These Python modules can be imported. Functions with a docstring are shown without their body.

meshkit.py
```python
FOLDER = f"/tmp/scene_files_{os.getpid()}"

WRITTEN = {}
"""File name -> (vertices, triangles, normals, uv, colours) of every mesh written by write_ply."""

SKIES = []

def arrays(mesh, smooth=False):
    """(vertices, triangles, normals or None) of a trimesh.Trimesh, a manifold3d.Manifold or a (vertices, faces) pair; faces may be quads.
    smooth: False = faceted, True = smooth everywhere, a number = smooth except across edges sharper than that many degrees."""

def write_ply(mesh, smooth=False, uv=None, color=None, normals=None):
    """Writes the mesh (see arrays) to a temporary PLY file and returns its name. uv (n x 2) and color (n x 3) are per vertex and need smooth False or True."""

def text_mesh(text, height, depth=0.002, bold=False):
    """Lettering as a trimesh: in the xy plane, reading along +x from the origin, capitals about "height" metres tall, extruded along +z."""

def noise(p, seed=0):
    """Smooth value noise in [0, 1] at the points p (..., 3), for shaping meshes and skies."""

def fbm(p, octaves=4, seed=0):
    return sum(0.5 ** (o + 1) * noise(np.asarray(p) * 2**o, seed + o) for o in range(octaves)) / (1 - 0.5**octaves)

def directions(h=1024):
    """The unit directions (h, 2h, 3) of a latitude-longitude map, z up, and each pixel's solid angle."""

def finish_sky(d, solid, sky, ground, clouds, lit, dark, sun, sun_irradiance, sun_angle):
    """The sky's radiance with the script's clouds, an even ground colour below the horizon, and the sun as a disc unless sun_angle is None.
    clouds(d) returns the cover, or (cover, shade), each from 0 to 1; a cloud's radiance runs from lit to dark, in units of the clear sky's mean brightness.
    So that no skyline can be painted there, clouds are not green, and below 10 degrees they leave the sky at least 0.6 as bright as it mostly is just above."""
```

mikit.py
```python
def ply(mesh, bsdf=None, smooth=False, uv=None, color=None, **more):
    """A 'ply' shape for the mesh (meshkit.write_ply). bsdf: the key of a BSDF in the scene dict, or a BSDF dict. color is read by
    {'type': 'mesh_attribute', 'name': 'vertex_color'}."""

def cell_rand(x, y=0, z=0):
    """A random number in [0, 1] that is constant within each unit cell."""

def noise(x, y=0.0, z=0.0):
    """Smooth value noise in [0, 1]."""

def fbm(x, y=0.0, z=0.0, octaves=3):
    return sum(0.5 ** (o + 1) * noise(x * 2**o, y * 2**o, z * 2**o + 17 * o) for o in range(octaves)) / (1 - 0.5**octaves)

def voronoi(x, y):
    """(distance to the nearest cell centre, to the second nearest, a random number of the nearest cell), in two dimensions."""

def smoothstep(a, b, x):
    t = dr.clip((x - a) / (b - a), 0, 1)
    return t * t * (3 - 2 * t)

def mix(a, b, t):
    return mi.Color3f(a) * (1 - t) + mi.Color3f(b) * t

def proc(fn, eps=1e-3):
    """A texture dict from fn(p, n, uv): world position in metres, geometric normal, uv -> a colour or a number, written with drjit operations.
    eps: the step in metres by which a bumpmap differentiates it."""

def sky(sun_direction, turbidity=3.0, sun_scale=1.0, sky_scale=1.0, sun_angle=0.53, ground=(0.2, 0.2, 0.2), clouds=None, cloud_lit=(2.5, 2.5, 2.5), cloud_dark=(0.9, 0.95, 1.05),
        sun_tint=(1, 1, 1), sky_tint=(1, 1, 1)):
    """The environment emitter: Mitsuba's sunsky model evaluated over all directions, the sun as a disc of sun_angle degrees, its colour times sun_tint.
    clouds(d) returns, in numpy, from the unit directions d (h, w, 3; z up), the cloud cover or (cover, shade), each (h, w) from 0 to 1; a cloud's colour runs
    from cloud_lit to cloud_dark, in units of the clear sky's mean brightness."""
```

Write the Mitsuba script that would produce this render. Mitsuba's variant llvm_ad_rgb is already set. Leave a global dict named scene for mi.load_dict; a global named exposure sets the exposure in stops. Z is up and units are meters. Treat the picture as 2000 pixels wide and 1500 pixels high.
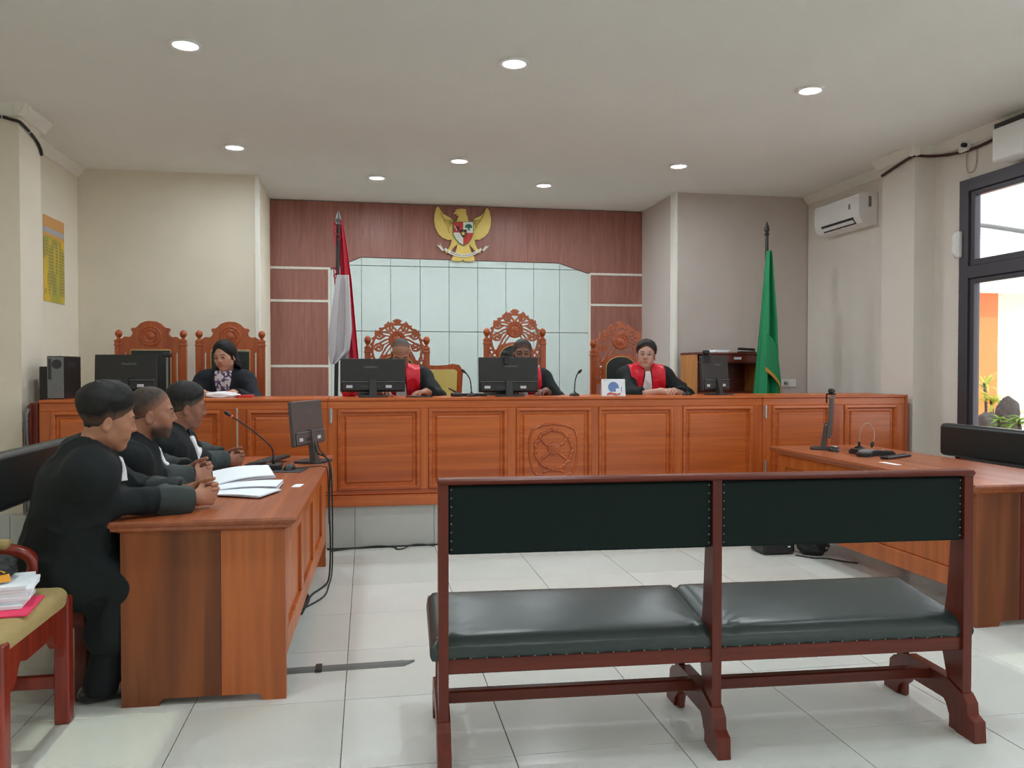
import math, random
import numpy as np
import trimesh
import shapely
from shapely import geometry as sg, affinity as sa, ops as so
from manifold3d import Manifold, Mesh as MMesh
import drjit as dr
import mitsuba as mi
import mikit, meshkit
from mikit import noise, fbm, mix, smoothstep, voronoi, cell_rand

T = mi.ScalarTransform4f
scene, labels = {}, {}
rng = np.random.default_rng(7)

# ------------------------------------------------------------------ camera, sky, lamps, exposure
exposure = 1.27
FOCAL, YAW, PITCH, EYE = 1596.0, math.radians(10.05), math.radians(-1.08), np.array([0, 0, 1.36])
_f0, RIGHT = np.array([math.sin(YAW), math.cos(YAW), 0]), np.array([math.cos(YAW), -math.sin(YAW), 0])
FWD = _f0 * math.cos(PITCH) + np.array([0, 0, math.sin(PITCH)])
scene['camera'] = {'type': 'perspective', 'fov': math.degrees(2 * math.atan(1000 / FOCAL)), 'fov_axis': 'x',
                   'near_clip': 0.05, 'far_clip': 200.0,
                   'to_world': T().look_at(origin=EYE.tolist(), target=(EYE + FWD).tolist(), up=[0, 0, 1])}
LAMP = 120.0                      # radiance of each ceiling downlight
LAMP_COLOR = (0.93, 1.0, 1.03)
scene['sky'] = mikit.sky((0.0, -0.871, 0.491), turbidity=4.0, sun_scale=0.75, sun_tint=(0.74, 1.02, 1.22), sky_scale=6.8, ground=(0.3, 0.3, 0.28),
                         clouds=lambda d: (0.86 + 0.10 * meshkit.fbm(d * 3.0, 3), 0.35 * meshkit.fbm(d * 4.0 + 9, 3)),
                         cloud_lit=(1.9, 1.9, 1.95), cloud_dark=(1.2, 1.25, 1.3))
LAMPS = [(-1.035, 5.05), (0.9, 5.0), (2.96, 5.13), (-1.105, 7.3), (0.83, 7.42), (2.86, 7.25), (0.10, 8.21), (1.795, 8.25),
         (-1.0, 2.75), (0.92, 2.7), (2.92, 2.8), (-1.0, 0.3), (0.95, 0.3), (2.9, 0.3)]

# ------------------------------------------------------------------ kit
counts = {}
def numbered(base):
    n = counts.get(base, 0); counts[base] = n + 1
    return base if n == 0 else f'{base}_{n:03d}'

def tag(key, label=None, cat=None, group=None, kind=None):
    d = labels.setdefault(key, {})
    for k, v in (('label', label), ('category', cat), ('group', group), ('kind', kind)):
        if v: d[k] = v
    return key

def thing(name, label, cat, group=None, kind=None):
    return tag(numbered(name), label, cat, group, kind)

def add(parent, name, mesh, m, smooth=30, label=None, kind=None, color=None, **more):
    key = numbered(f'{parent}__{name}')
    if color is not None: smooth = True
    scene[key] = mikit.ply(mesh, m, smooth=smooth, color=color, **more)
    if label or kind: tag(key, label, None, None, kind)
    return key

def single(name, mesh, m, label, cat, group=None, kind=None, smooth=30, color=None, **more):
    key = tag(numbered(name), label, cat, group, kind)
    if color is not None: smooth = True
    scene[key] = mikit.ply(mesh, m, smooth=smooth, color=color, **more)
    return key

def tm(man):
    m = man.to_mesh()
    return trimesh.Trimesh(np.array(m.vert_properties[:, :3], float), np.array(m.tri_verts), process=False)

def join(*ms):
    ms = [m for m in ms if m is not None]
    return trimesh.util.concatenate(ms) if len(ms) > 1 else ms[0]

def cbox(x0, x1, y0, y1, z0, z1, c=0.004):
    """box with chamfered edges"""
    c = min(c, 0.45 * abs(x1 - x0), 0.45 * abs(y1 - y0), 0.45 * abs(z1 - z0))
    pts = []
    for sx, (a, b) in ((0, (x0, x1)), (1, (x0, x1))):
        for sy in (0, 1):
            for sz in (0, 1):
                X, Y, Z = (x1 if sx else x0), (y1 if sy else y0), (z1 if sz else z0)
                dx, dy, dz = (-c if sx else c), (-c if sy else c), (-c if sz else c)
                pts += [(X, Y + dy, Z + dz), (X + dx, Y, Z + dz), (X + dx, Y + dy, Z)]
    return tm(Manifold.hull_points(np.array(pts)))

def rbox(x0, x1, y0, y1, z0, z1, r=0.02, n=12):
    """box with round edges (hull of eight spheres)"""
    s = np.asarray(trimesh.creation.uv_sphere(radius=r, count=[n, n]).vertices)
    pts = [s + np.array([X, Y, Z]) for X in (x0 + r, x1 - r) for Y in (y0 + r, y1 - r) for Z in (z0 + r, z1 - r)]
    return tm(Manifold.hull_points(np.vstack(pts)))

def hull(pts):
    return tm(Manifold.hull_points(np.asarray(pts, float)))

def bar(a, b, w, d=None, up=(0, 0, 1), c=0.004):
    """square bar from a to b"""
    a, b = np.asarray(a, float), np.asarray(b, float)
    d = d or w
    L = np.linalg.norm(b - a); z = (b - a) / L
    x = np.cross(np.asarray(up, float), z)
    if np.linalg.norm(x) < 1e-6: x = np.cross((0, 1, 0), z)
    x /= np.linalg.norm(x); y = np.cross(z, x)
    m = cbox(-w / 2, w / 2, -d / 2, d / 2, 0, L, c)
    M = np.eye(4); M[:3, 0], M[:3, 1], M[:3, 2], M[:3, 3] = x, y, z, a
    return m.apply_transform(M)

def spline(pts, n=40):
    """Catmull-Rom through pts"""
    p = np.asarray(pts, float)
    if len(p) < 3: return np.linspace(p[0], p[-1], n)
    q = np.vstack([2 * p[0] - p[1], p, 2 * p[-1] - p[-2]])
    out = []
    per = max(2, n // (len(p) - 1))
    for i in range(len(p) - 1):
        a, b, c, d = q[i:i + 4]
        for t in np.linspace(0, 1, per, endpoint=False):
            out.append(0.5 * (2 * b + (c - a) * t + (2 * a - 5 * b + 4 * c - d) * t * t + (3 * b - a - 3 * c + d) * t ** 3))
    out.append(p[-1])
    return np.array(out)

def tube(path, r, n=10, closed=False, flat=1.0):
    """tube along a path; r a number or one per point"""
    p = np.asarray(path, float); k = len(p)
    r = np.broadcast_to(np.asarray(r, float), (k,))
    t = np.gradient(p, axis=0) if not closed else np.roll(p, -1, 0) - np.roll(p, 1, 0)
    t /= np.linalg.norm(t, axis=1, keepdims=True) + 1e-12
    x = np.cross(t[0], (0, 0, 1.0))
    if np.linalg.norm(x) < 1e-3: x = np.cross(t[0], (0, 1.0, 0))
    x /= np.linalg.norm(x)
    an = np.linspace(0, 2 * np.pi, n, endpoint=False)
    vs = []
    for i in range(k):
        x = x - t[i] * (x @ t[i]); x /= np.linalg.norm(x)
        y = np.cross(t[i], x)
        vs.append(p[i] + r[i] * (np.cos(an)[:, None] * x + flat * np.sin(an)[:, None] * y))
    v = np.vstack(vs); f = []
    K = k if closed else k - 1
    for i in range(K):
        a, b = i * n, ((i + 1) % k) * n
        for j in range(n):
            j2 = (j + 1) % n
            f += [(a + j, b + j2, b + j), (a + j, a + j2, b + j2)]
    if not closed:
        v = np.vstack([v, p[0], p[-1]]); c0, c1 = len(v) - 2, len(v) - 1
        for j in range(n):
            j2 = (j + 1) % n
            f += [(c0, j2, j), (c1, (k - 1) * n + j, (k - 1) * n + j2)]
    m = trimesh.Trimesh(v, f, process=False)
    if not closed and m.volume < 0: m.invert()
    return m

def lathe(profile, n=24, at=(0, 0, 0)):
    """profile [(r, z)...] bottom to top, round the z axis"""
    p = np.asarray(profile, float)
    if p[0, 0] > 1e-6: p = np.vstack([(0, p[0, 1]), p])
    if p[-1, 0] > 1e-6: p = np.vstack([p, (0, p[-1, 1])])
    m = trimesh.creation.revolve(p, sections=n)
    m.apply_translation(at)
    if m.volume < 0: m.invert()
    return m

def extr(poly, depth):
    """polygon(s) in xy, extruded along +z"""
    gs = [g for g in getattr(poly, 'geoms', [poly]) if g.area > 1e-7]
    return join(*[trimesh.creation.extrude_polygon(g, depth, engine='earcut') for g in gs])

def front(mesh, y0):
    """mesh drawn in xy and extruded to +z: stands upright, drawn x to world x, drawn y to world z, its face (z=depth) at y0 towards -y"""
    d = mesh.bounds[1][2]
    v = np.array(mesh.vertices)
    return trimesh.Trimesh(np.c_[v[:, 0], y0 + d - v[:, 2], v[:, 1]], np.array(mesh.faces), process=False)

def efront(poly, y0, depth): return front(extr(poly, depth), y0)

def move(m, loc=(0, 0, 0), rz=0.0, rx=0.0, ry=0.0, s=1.0, pivot=(0, 0, 0)):
    m = m.copy(); m.apply_translation(-np.asarray(pivot, float))
    if s != 1.0: m.apply_scale(s)
    for a, ax in ((rx, (1, 0, 0)), (ry, (0, 1, 0)), (rz, (0, 0, 1))):
        if a: m.apply_transform(trimesh.transformations.rotation_matrix(math.radians(a), ax))
    m.apply_translation(np.asarray(loc, float) + np.asarray(pivot, float))
    return m

def ringpanel(x0, x1, z0, z1, y, rings):
    """a moulded panel facing -y: rings [(inset, proud)...] from the rim to the field; proud is towards -y"""
    v, f = [], []
    for ins, pr in rings:
        v += [(x0 + ins, y - pr, z0 + ins), (x1 - ins, y - pr, z0 + ins), (x1 - ins, y - pr, z1 - ins), (x0 + ins, y - pr, z1 - ins)]
    for i in range(len(rings) - 1):
        for j in range(4):
            a, b, c, d = 4 * i + j, 4 * i + (j + 1) % 4, 4 * (i + 1) + (j + 1) % 4, 4 * (i + 1) + j
            f += [(a, b, c), (a, c, d)]
    k = 4 * (len(rings) - 1)
    f += [(k, k + 1, k + 2), (k, k + 2, k + 3)]
    return trimesh.Trimesh(v, f, process=False)

def rrect(x0, x1, z0, z1, r): return sg.box(x0 + r, z0 + r, x1 - r, z1 - r).buffer(r, quad_segs=6)

def sheet(P, th=0.003):
    """a grid of points (a, b, 3) as a thin closed sheet"""
    a, b = P.shape[:2]
    du, dv = np.gradient(P, axis=0), np.gradient(P, axis=1)
    n = np.cross(du, dv); n /= np.linalg.norm(n, axis=2, keepdims=True) + 1e-12
    v = np.vstack([(P + n * th / 2).reshape(-1, 3), (P - n * th / 2).reshape(-1, 3)])
    N = a * b; f = []
    i, j = np.meshgrid(np.arange(a - 1), np.arange(b - 1), indexing='ij')
    q = (i * b + j).ravel()
    top = np.c_[q, q + b, q + b + 1, q + 1]
    f.append(top); f.append(top[:, ::-1] + N)
    edge = [k for k in range(b)] + [r * b + b - 1 for r in range(1, a)] + [(a - 1) * b + k for k in range(b - 2, -1, -1)] + [r * b for r in range(a - 2, 0, -1)]
    e = np.array(edge); e2 = np.roll(e, -1)
    f.append(np.c_[e, e2, e2 + N, e + N])
    f = np.vstack(f)
    m = trimesh.Trimesh(v, np.vstack([f[:, [0, 1, 2]], f[:, [0, 2, 3]]]), process=False)
    return m

# ------------------------------------------------------------------ materials
def mat(name, color, rough=0.5, metallic=0.0, spec=0.5, coat=0.0, sheen=0.0, two=True, **kw):
    base = color if isinstance(color, dict) else {'type': 'rgb', 'value': list(color)}
    b = {'type': 'principled', 'base_color': base, 'roughness': rough, 'metallic': metallic, 'specular': spec}
    if coat: b['clearcoat'] = coat; b['clearcoat_gloss'] = kw.get('gloss', 0.85)
    if sheen: b['sheen'] = sheen
    scene[name] = {'type': 'twosided', 'bsdf': b} if two else b
    return name

def srgb(r, g, b):
    c = np.array([r, g, b], float) / 255
    return tuple(np.where(c <= 0.04045, c / 12.92, ((c + 0.055) / 1.055) ** 2.4).tolist())

def wood(c1, c2, c3, along, f=26.0, knots=0.0):
    """grain along axis 0, 1 or 2"""
    def fn(p, n, uv):
        q = [p.x, p.y, p.z]
        s = [f, f, f]; s[along] = f * 0.045
        a = [q[i] * s[i] for i in range(3)]
        w = fbm(a[0] * 0.35 + 3.1, a[1] * 0.35, a[2] * 0.35 + 7.7, 3)
        g = fbm(a[0] + 6 * w, a[1] + 6 * w, a[2] + 6 * w, 3)
        fine = noise(a[0] * 4.0, a[1] * 4.0, a[2] * 4.0)
        c = mix(c1, c2, smoothstep(0.25, 0.75, g))
        c = mix(c, c3, smoothstep(0.52, 0.8, w) * 0.75)
        return c * (0.90 + 0.2 * fine)
    return mikit.proc(fn)

OR1, OR2, OR3 = (0.46, 0.108, 0.018), (0.37, 0.074, 0.011), (0.285, 0.046, 0.006)
mat('wood_bench', wood(OR1, OR2, OR3, 0, 22), 0.30, coat=0.5)
mat('wood_bench_upright', wood(OR1, OR2, OR3, 2, 22), 0.30, coat=0.5)
mat('wood_chair', wood((0.40, 0.082, 0.017), (0.32, 0.058, 0.011), (0.25, 0.04, 0.008), 2, 30), 0.30, coat=0.5)
mat('wood_desk', wood((0.33, 0.095, 0.035), (0.26, 0.070, 0.025), (0.20, 0.048, 0.018), 1, 18), 0.30, coat=0.5)
mat('wood_desk_side', wood((0.42, 0.105, 0.018), (0.34, 0.080, 0.013), (0.27, 0.058, 0.010), 2, 18), 0.36, coat=0.2)
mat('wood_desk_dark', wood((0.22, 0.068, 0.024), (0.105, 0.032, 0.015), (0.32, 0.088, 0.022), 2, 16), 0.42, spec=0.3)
mat('wood_mahogany', wood((0.125, 0.020, 0.010), (0.095, 0.014, 0.007), (0.065, 0.010, 0.005), 0, 24), 0.34, spec=0.35, coat=0.15)
mat('wood_mahogany_upright', wood((0.125, 0.020, 0.010), (0.095, 0.014, 0.007), (0.065, 0.010, 0.005), 2, 24), 0.34, spec=0.35, coat=0.15)
mat('wood_red', wood((0.22, 0.022, 0.010), (0.17, 0.016, 0.008), (0.12, 0.011, 0.006), 2, 24), 0.3, coat=0.5)
mat('wood_cabinet', wood((0.50, 0.20, 0.045), (0.42, 0.155, 0.03), (0.36, 0.12, 0.024), 2, 22), 0.4)
mat('laminate', wood((0.33, 0.135, 0.105), (0.28, 0.108, 0.083), (0.24, 0.090, 0.068), 2, 44), 0.42)
def plaster(c, amt=0.05):
    def fn(p, n, uv):
        return mi.Color3f(c) * (1 - amt + 2 * amt * fbm(p.x * 2.1, p.y * 2.1, p.z * 2.1, 3))
    return mikit.proc(fn)
mat('wall_paint', plaster((0.70, 0.65, 0.545)), 0.75, spec=0.2)
mat('wall_paint_grey', plaster((0.54, 0.48, 0.45)), 0.75, spec=0.2)
mat('wall_paint_pale', plaster((0.66, 0.62, 0.57)), 0.75, spec=0.2)
mat('ceiling_paint', plaster((0.675, 0.67, 0.64), 0.03), 0.9, spec=0.1)
mat('white_trim', (0.74, 0.73, 0.67), 0.5)
mat('mint_panel', plaster((0.62, 0.73, 0.715), 0.02), 0.35)
mat('mint_gap', (0.25, 0.30, 0.285), 0.7)
def tile(c, seed):
    def fn(p, n, uv):
        v = fbm(p.x * 3.0 + seed, p.y * 3.0, p.z * 3.0, 4)
        return mi.Color3f(c) * (0.95 + 0.10 * v)
    return mikit.proc(fn)
for k, c in enumerate([(0.555, 0.59, 0.56), (0.54, 0.575, 0.545), (0.57, 0.60, 0.575)]):
    mat(f'floor_tile_{k}', tile(c, 5.0 * k), 0.22, spec=0.45)
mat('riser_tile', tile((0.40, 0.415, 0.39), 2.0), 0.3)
mat('grout', (0.10, 0.10, 0.092), 0.9, spec=0.1)
mat('black_leather', (0.016, 0.022, 0.022), 0.36, spec=0.5)
mat('green_leather', (0.013, 0.022, 0.021), 0.40, spec=0.45)
mat('seat_leather', (0.020, 0.034, 0.034), 0.33, spec=0.6)
mat('back_cloth', (0.009, 0.017, 0.016), 0.8, spec=0.15)
mat('robe_black', (0.0085, 0.0125, 0.0135), 0.75, spec=0.2, sheen=0.35)
mat('robe_sleeve', (0.036, 0.048, 0.048), 0.7, spec=0.2, sheen=0.4)
mat('trouser_black', (0.010, 0.011, 0.014), 0.8, spec=0.2)
mat('shoe_black', (0.008, 0.008, 0.009), 0.22, spec=0.6)
mat('robe_red', (0.62, 0.008, 0.028), 0.42, spec=0.4, sheen=0.3)
mat('cloth_white', (0.74, 0.74, 0.78), 0.8, spec=0.2)
mat('blazer_navy', (0.012, 0.015, 0.022), 0.75, spec=0.2, sheen=0.3)
def blouse(p, n, uv):
    a, b, r = voronoi(p.x * 70, p.z * 70)
    return mix((0.55, 0.52, 0.55), (0.10, 0.06, 0.13), smoothstep(0.45, 0.55, r))
mat('blouse_print', mikit.proc(blouse), 0.8, spec=0.2)
mat('skin', {'type': 'mesh_attribute', 'name': 'vertex_color'}, 0.48, spec=0.4)
mat('hair', {'type': 'mesh_attribute', 'name': 'vertex_color'}, 0.62, spec=0.3)
mat('plastic_black', (0.010, 0.011, 0.012), 0.38)
mat('plastic_dark', (0.028, 0.027, 0.029), 0.45)
mat('plastic_grey', (0.16, 0.165, 0.17), 0.45)
mat('plastic_brown_grey', (0.085, 0.070, 0.068), 0.45)
mat('plastic_white', (0.72, 0.72, 0.71), 0.35)
mat('screen_dark', (0.012, 0.013, 0.016), 0.12)
mat('steel', (0.55, 0.55, 0.53), 0.3, metallic=1.0)
mat('steel_dull', (0.17, 0.18, 0.185), 0.5, metallic=0.5)
mat('brass', (0.50, 0.36, 0.14), 0.3, metallic=1.0)
mat('gold_paint', (0.74, 0.57, 0.15), 0.4, metallic=0.1)
mat('gold_dark', (0.46, 0.33, 0.07), 0.45, metallic=0.25)
mat('piping_gold', (0.50, 0.33, 0.10), 0.5)
mat('emblem_red', (0.50, 0.025, 0.018), 0.5)
mat('emblem_white', (0.68, 0.70, 0.62), 0.5)
mat('emblem_green', (0.006, 0.13, 0.07), 0.5)
mat('emblem_black', (0.03, 0.008, 0.008), 0.5)
mat('emblem_orange', (0.60, 0.10, 0.03), 0.5)
mat('flag_red', (0.46, 0.008, 0.030), 0.7, sheen=0.3)
mat('flag_white', (0.52, 0.51, 0.55), 0.7, sheen=0.2)
mat('flag_green', (0.006, 0.225, 0.085), 0.6, sheen=0.3)
mat('fringe_gold', (0.45, 0.25, 0.03), 0.7)
mat('pole_dark', (0.030, 0.026, 0.026), 0.4)
mat('upholstery_yellow', (0.62, 0.50, 0.16), 0.8, spec=0.2)
mat('upholstery_beige', (0.38, 0.29, 0.13), 0.75, spec=0.25)
mat('paper', (0.72, 0.78, 0.83), 0.85, spec=0.2)
mat('paper_shade', (0.50, 0.52, 0.58), 0.85, spec=0.2)
mat('pink_card', (0.75, 0.045, 0.13), 0.7)
mat('red_card', (0.5, 0.02, 0.02), 0.6)
mat('yellow_trim', (0.75, 0.33, 0.02), 0.6)
mat('bag_black', (0.012, 0.016, 0.016), 0.6)
def poster(p, n, uv):
    l = smoothstep(0.35, 0.5, noise(p.y * 24.0, p.z * 8.0, 3.0)) * smoothstep(0.3, 0.45, dr.abs(dr.sin(p.z * 115.0)))
    base = mix((0.62, 0.40, 0.030), (0.36, 0.33, 0.045), smoothstep(0.2, 0.8, noise(p.y * 4 + 2, p.z * 3.0, 1.0)))
    body = mix(base, (0.20, 0.19, 0.06), l * smoothstep(1.98, 2.02, p.z) * (1 - smoothstep(2.46, 2.50, p.z)) * 0.75)
    head = mix((0.58, 0.30, 0.10), (0.38, 0.38, 0.42), smoothstep(2.52, 2.525, p.z) * (1 - smoothstep(2.565, 2.57, p.z)))
    return mix(body, head, smoothstep(2.49, 2.50, p.z))
mat('poster_print', mikit.proc(poster), 0.5)
mat('card_blue', (0.12, 0.22, 0.47), 0.6)
mat('card_red', (0.45, 0.12, 0.10), 0.6)
mat('aluminium_dark', (0.060, 0.055, 0.068), 0.38, metallic=0.3)
mat('cable_black', (0.012, 0.012, 0.013), 0.55)
mat('cable_red', (0.045, 0.012, 0.012), 0.5)
mat('cable_pale', (0.42, 0.32, 0.25), 0.6)
mat('rubber_grey', (0.13, 0.135, 0.135), 0.6)
mat('mic_red', (0.75, 0.10, 0.05), 0.4)
scene['pane_glass'] = {'type': 'thindielectric', 'int_ior': 1.5}
mat('out_orange', (0.72, 0.20, 0.055), 0.8)
mat('out_cream', (0.80, 0.72, 0.62), 0.8)
mat('out_white', (0.85, 0.84, 0.82), 0.8)
mat('out_ground', plaster((0.70, 0.70, 0.68), 0.1), 0.9)
mat('out_rock', plaster((0.045, 0.045, 0.045), 0.3), 0.85)
scene['leaf_green'] = {'type': 'principledthin', 'base_color': {'type': 'rgb', 'value': [0.17, 0.30, 0.07]}, 'roughness': 0.5, 'diff_trans': 0.8}
scene['leaf_lime'] = {'type': 'principledthin', 'base_color': {'type': 'rgb', 'value': [0.52, 0.55, 0.12]}, 'roughness': 0.5, 'diff_trans': 0.9}
mat('eye_color', {'type': 'mesh_attribute', 'name': 'vertex_color'}, 0.15, spec=0.5)
# ------------------------------------------------------------------ points of the place seen at a pixel of the photograph, on a known plane
UP = -_f0 * math.sin(PITCH) + np.array([0, 0, math.cos(PITCH)])
def _ray(px, py): return FWD + RIGHT * (px - 1000) / FOCAL + UP * (750 - py) / FOCAL
def on_z(px, py, z): d = _ray(px, py); return EYE + d * (z - EYE[2]) / d[2]
def on_y(px, py, y): d = _ray(px, py); return EYE + d * y / d[1]
def on_x(px, py, x): d = _ray(px, py); return EYE + d * x / d[0]

# ------------------------------------------------------------------ the room
XL, XR, YB, ZC, PLAT = -2.69, 4.80, 8.34, 3.25, 0.316
YN = -1.6
def struct(name, mesh, m, label=None, cat=None, smooth=False):
    key = numbered(name)
    tag(key, label, cat, None, 'structure')
    scene[key] = mikit.ply(mesh, m, smooth=smooth)
    return key
def box(x0, x1, y0, y1, z0, z1):
    m = trimesh.creation.box((x1 - x0, y1 - y0, z1 - z0)); m.apply_translation(((x0 + x1) / 2, (y0 + y1) / 2, (z0 + z1) / 2)); return m

fl = struct('floor', box(XL - 0.2, XR + 0.2, YN - 0.2, YB + 1.3, -0.15, -0.003), 'grout', 'pale glossy square tiled courtroom floor', 'floor')
xs = [XL] + [x for x in np.arange(-0.095 - 0.6 * 6, 5, 0.6) if XL + 0.03 < x < XR - 0.03] + [XR]
ys = [YN, 0.4] + [y for y in np.arange(1.0, 6.2, 0.6)] + [6.295]
k = 0
for i in range(len(xs) - 1):
    for j in range(len(ys) - 1):
        k += 1
        dz = 0.0006 * ((i * 7 + j * 3) % 3)
        add(fl, 'tile', cbox(xs[i] + 0.0016, xs[i + 1] - 0.0016, ys[j] + 0.0016, ys[j + 1] - 0.0016, -0.004, 0.0 - dz * 0.5, 0.0012), f'floor_tile_{(i * 5 + j * 2) % 3}', smooth=False)

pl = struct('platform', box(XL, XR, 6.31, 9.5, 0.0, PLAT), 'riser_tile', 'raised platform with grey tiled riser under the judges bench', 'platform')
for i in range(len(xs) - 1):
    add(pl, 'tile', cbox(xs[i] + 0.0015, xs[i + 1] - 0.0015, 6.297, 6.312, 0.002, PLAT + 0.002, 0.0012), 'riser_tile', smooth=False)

struct('ceiling', box(XL - 0.2, XR + 0.2, YN - 0.2, YB + 1.3, ZC, ZC + 0.15), 'ceiling_paint', 'plain off-white plaster ceiling with round downlights', 'ceiling')
struct('wall_left', join(box(XL - 0.15, XL, YN, YB, 0, ZC), box(XL, -2.45, 6.41, 6.80, 0, ZC)), 'wall_paint', 'beige left wall with a square pillar', 'wall')
WY0, WY1, WZ0, WZ1 = -1.1, 5.96, 0.62, 2.885
wr = join(box(XR, XR + 0.15, YN, WY0, 0, ZC), box(XR, XR + 0.15, WY1, YB, 0, ZC), box(XR, XR + 0.15, WY0, WY1, 0, WZ0), box(XR, XR + 0.15, WY0, WY1, WZ1, ZC),
          box(4.60, XR, 6.29, 6.73, 0, ZC))
struct('wall_right', wr, 'wall_paint_pale', 'greyish beige right wall with a square pillar and large window', 'wall')
struct('wall_back_left', box(XL - 0.15, -1.06, YB, 9.62, 0, ZC), 'wall_paint', 'beige back wall behind the two clerk chairs', 'wall')
struct('wall_back_right', box(3.265, XR + 0.15, YB + 0.02, 9.62, 0, ZC), 'wall_paint_grey', 'mauve beige back wall behind the green flag', 'wall')
struct('wall_back', box(-1.2, 3.4, 9.50, 9.62, 0, ZC), 'wall_paint', 'recessed back wall covered by the wood panelling', 'wall')
FW = [(-1.30, -0.68), (2.82, 3.50)]; FZ0, FZ1 = 0.35, 2.93      # two glazed openings behind the camera
fxs = [XL - 0.15] + [v for w in FW for v in w] + [XR + 0.15]
struct('wall_front', join(*[box(fxs[i], fxs[i + 1], YN - 0.15, YN, 0, ZC) for i in range(0, len(fxs), 2)], *[box(a, b, YN - 0.15, YN, z0, z1) for a, b in FW for z0, z1 in ((0, FZ0), (FZ1, ZC))]),
       'wall_paint', 'beige wall opposite the judges bench', 'wall')
struct('trim_1', cbox(-1.078, -1.032, 8.325, 8.37, PLAT, ZC, 0.004), 'white_trim', 'white corner trim left of the wood panelling', 'trim')
struct('trim_2', cbox(3.250, 3.285, 8.345, 8.475, PLAT, ZC, 0.004), 'white_trim', 'white corner trim right of the wood panelling', 'trim')
def crown(a, b, inward, mname='white_trim'):
    """cornice from a to b (x, y), its profile stepping towards inward"""
    a, b, n = np.array([*a, ZC]), np.array([*b, ZC]), np.array([*inward, 0.0])
    prof = [(0, -0.085), (0.012, -0.085), (0.014, -0.065), (0.030, -0.045), (0.050, -0.028), (0.058, -0.012), (0.07, -0.010), (0.07, 0), (0, 0)]
    v = np.vstack([p + n * r[0] + np.array([0, 0, r[1]]) for p in (a, b) for r in prof]); m = len(prof)
    return hull(v)
struct('trim_3', join(crown((XL, YN), (XL, 6.41), (1, 0)), crown((XL, 6.80), (XL, YB), (1, 0)), crown((-2.45, 6.34), (-2.45, 6.87), (1, 0)), crown((XL, 6.41), (-2.38, 6.41), (0, -1))),
       'white_trim', 'white cornice along the left wall and pillar', 'cornice')
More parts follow.
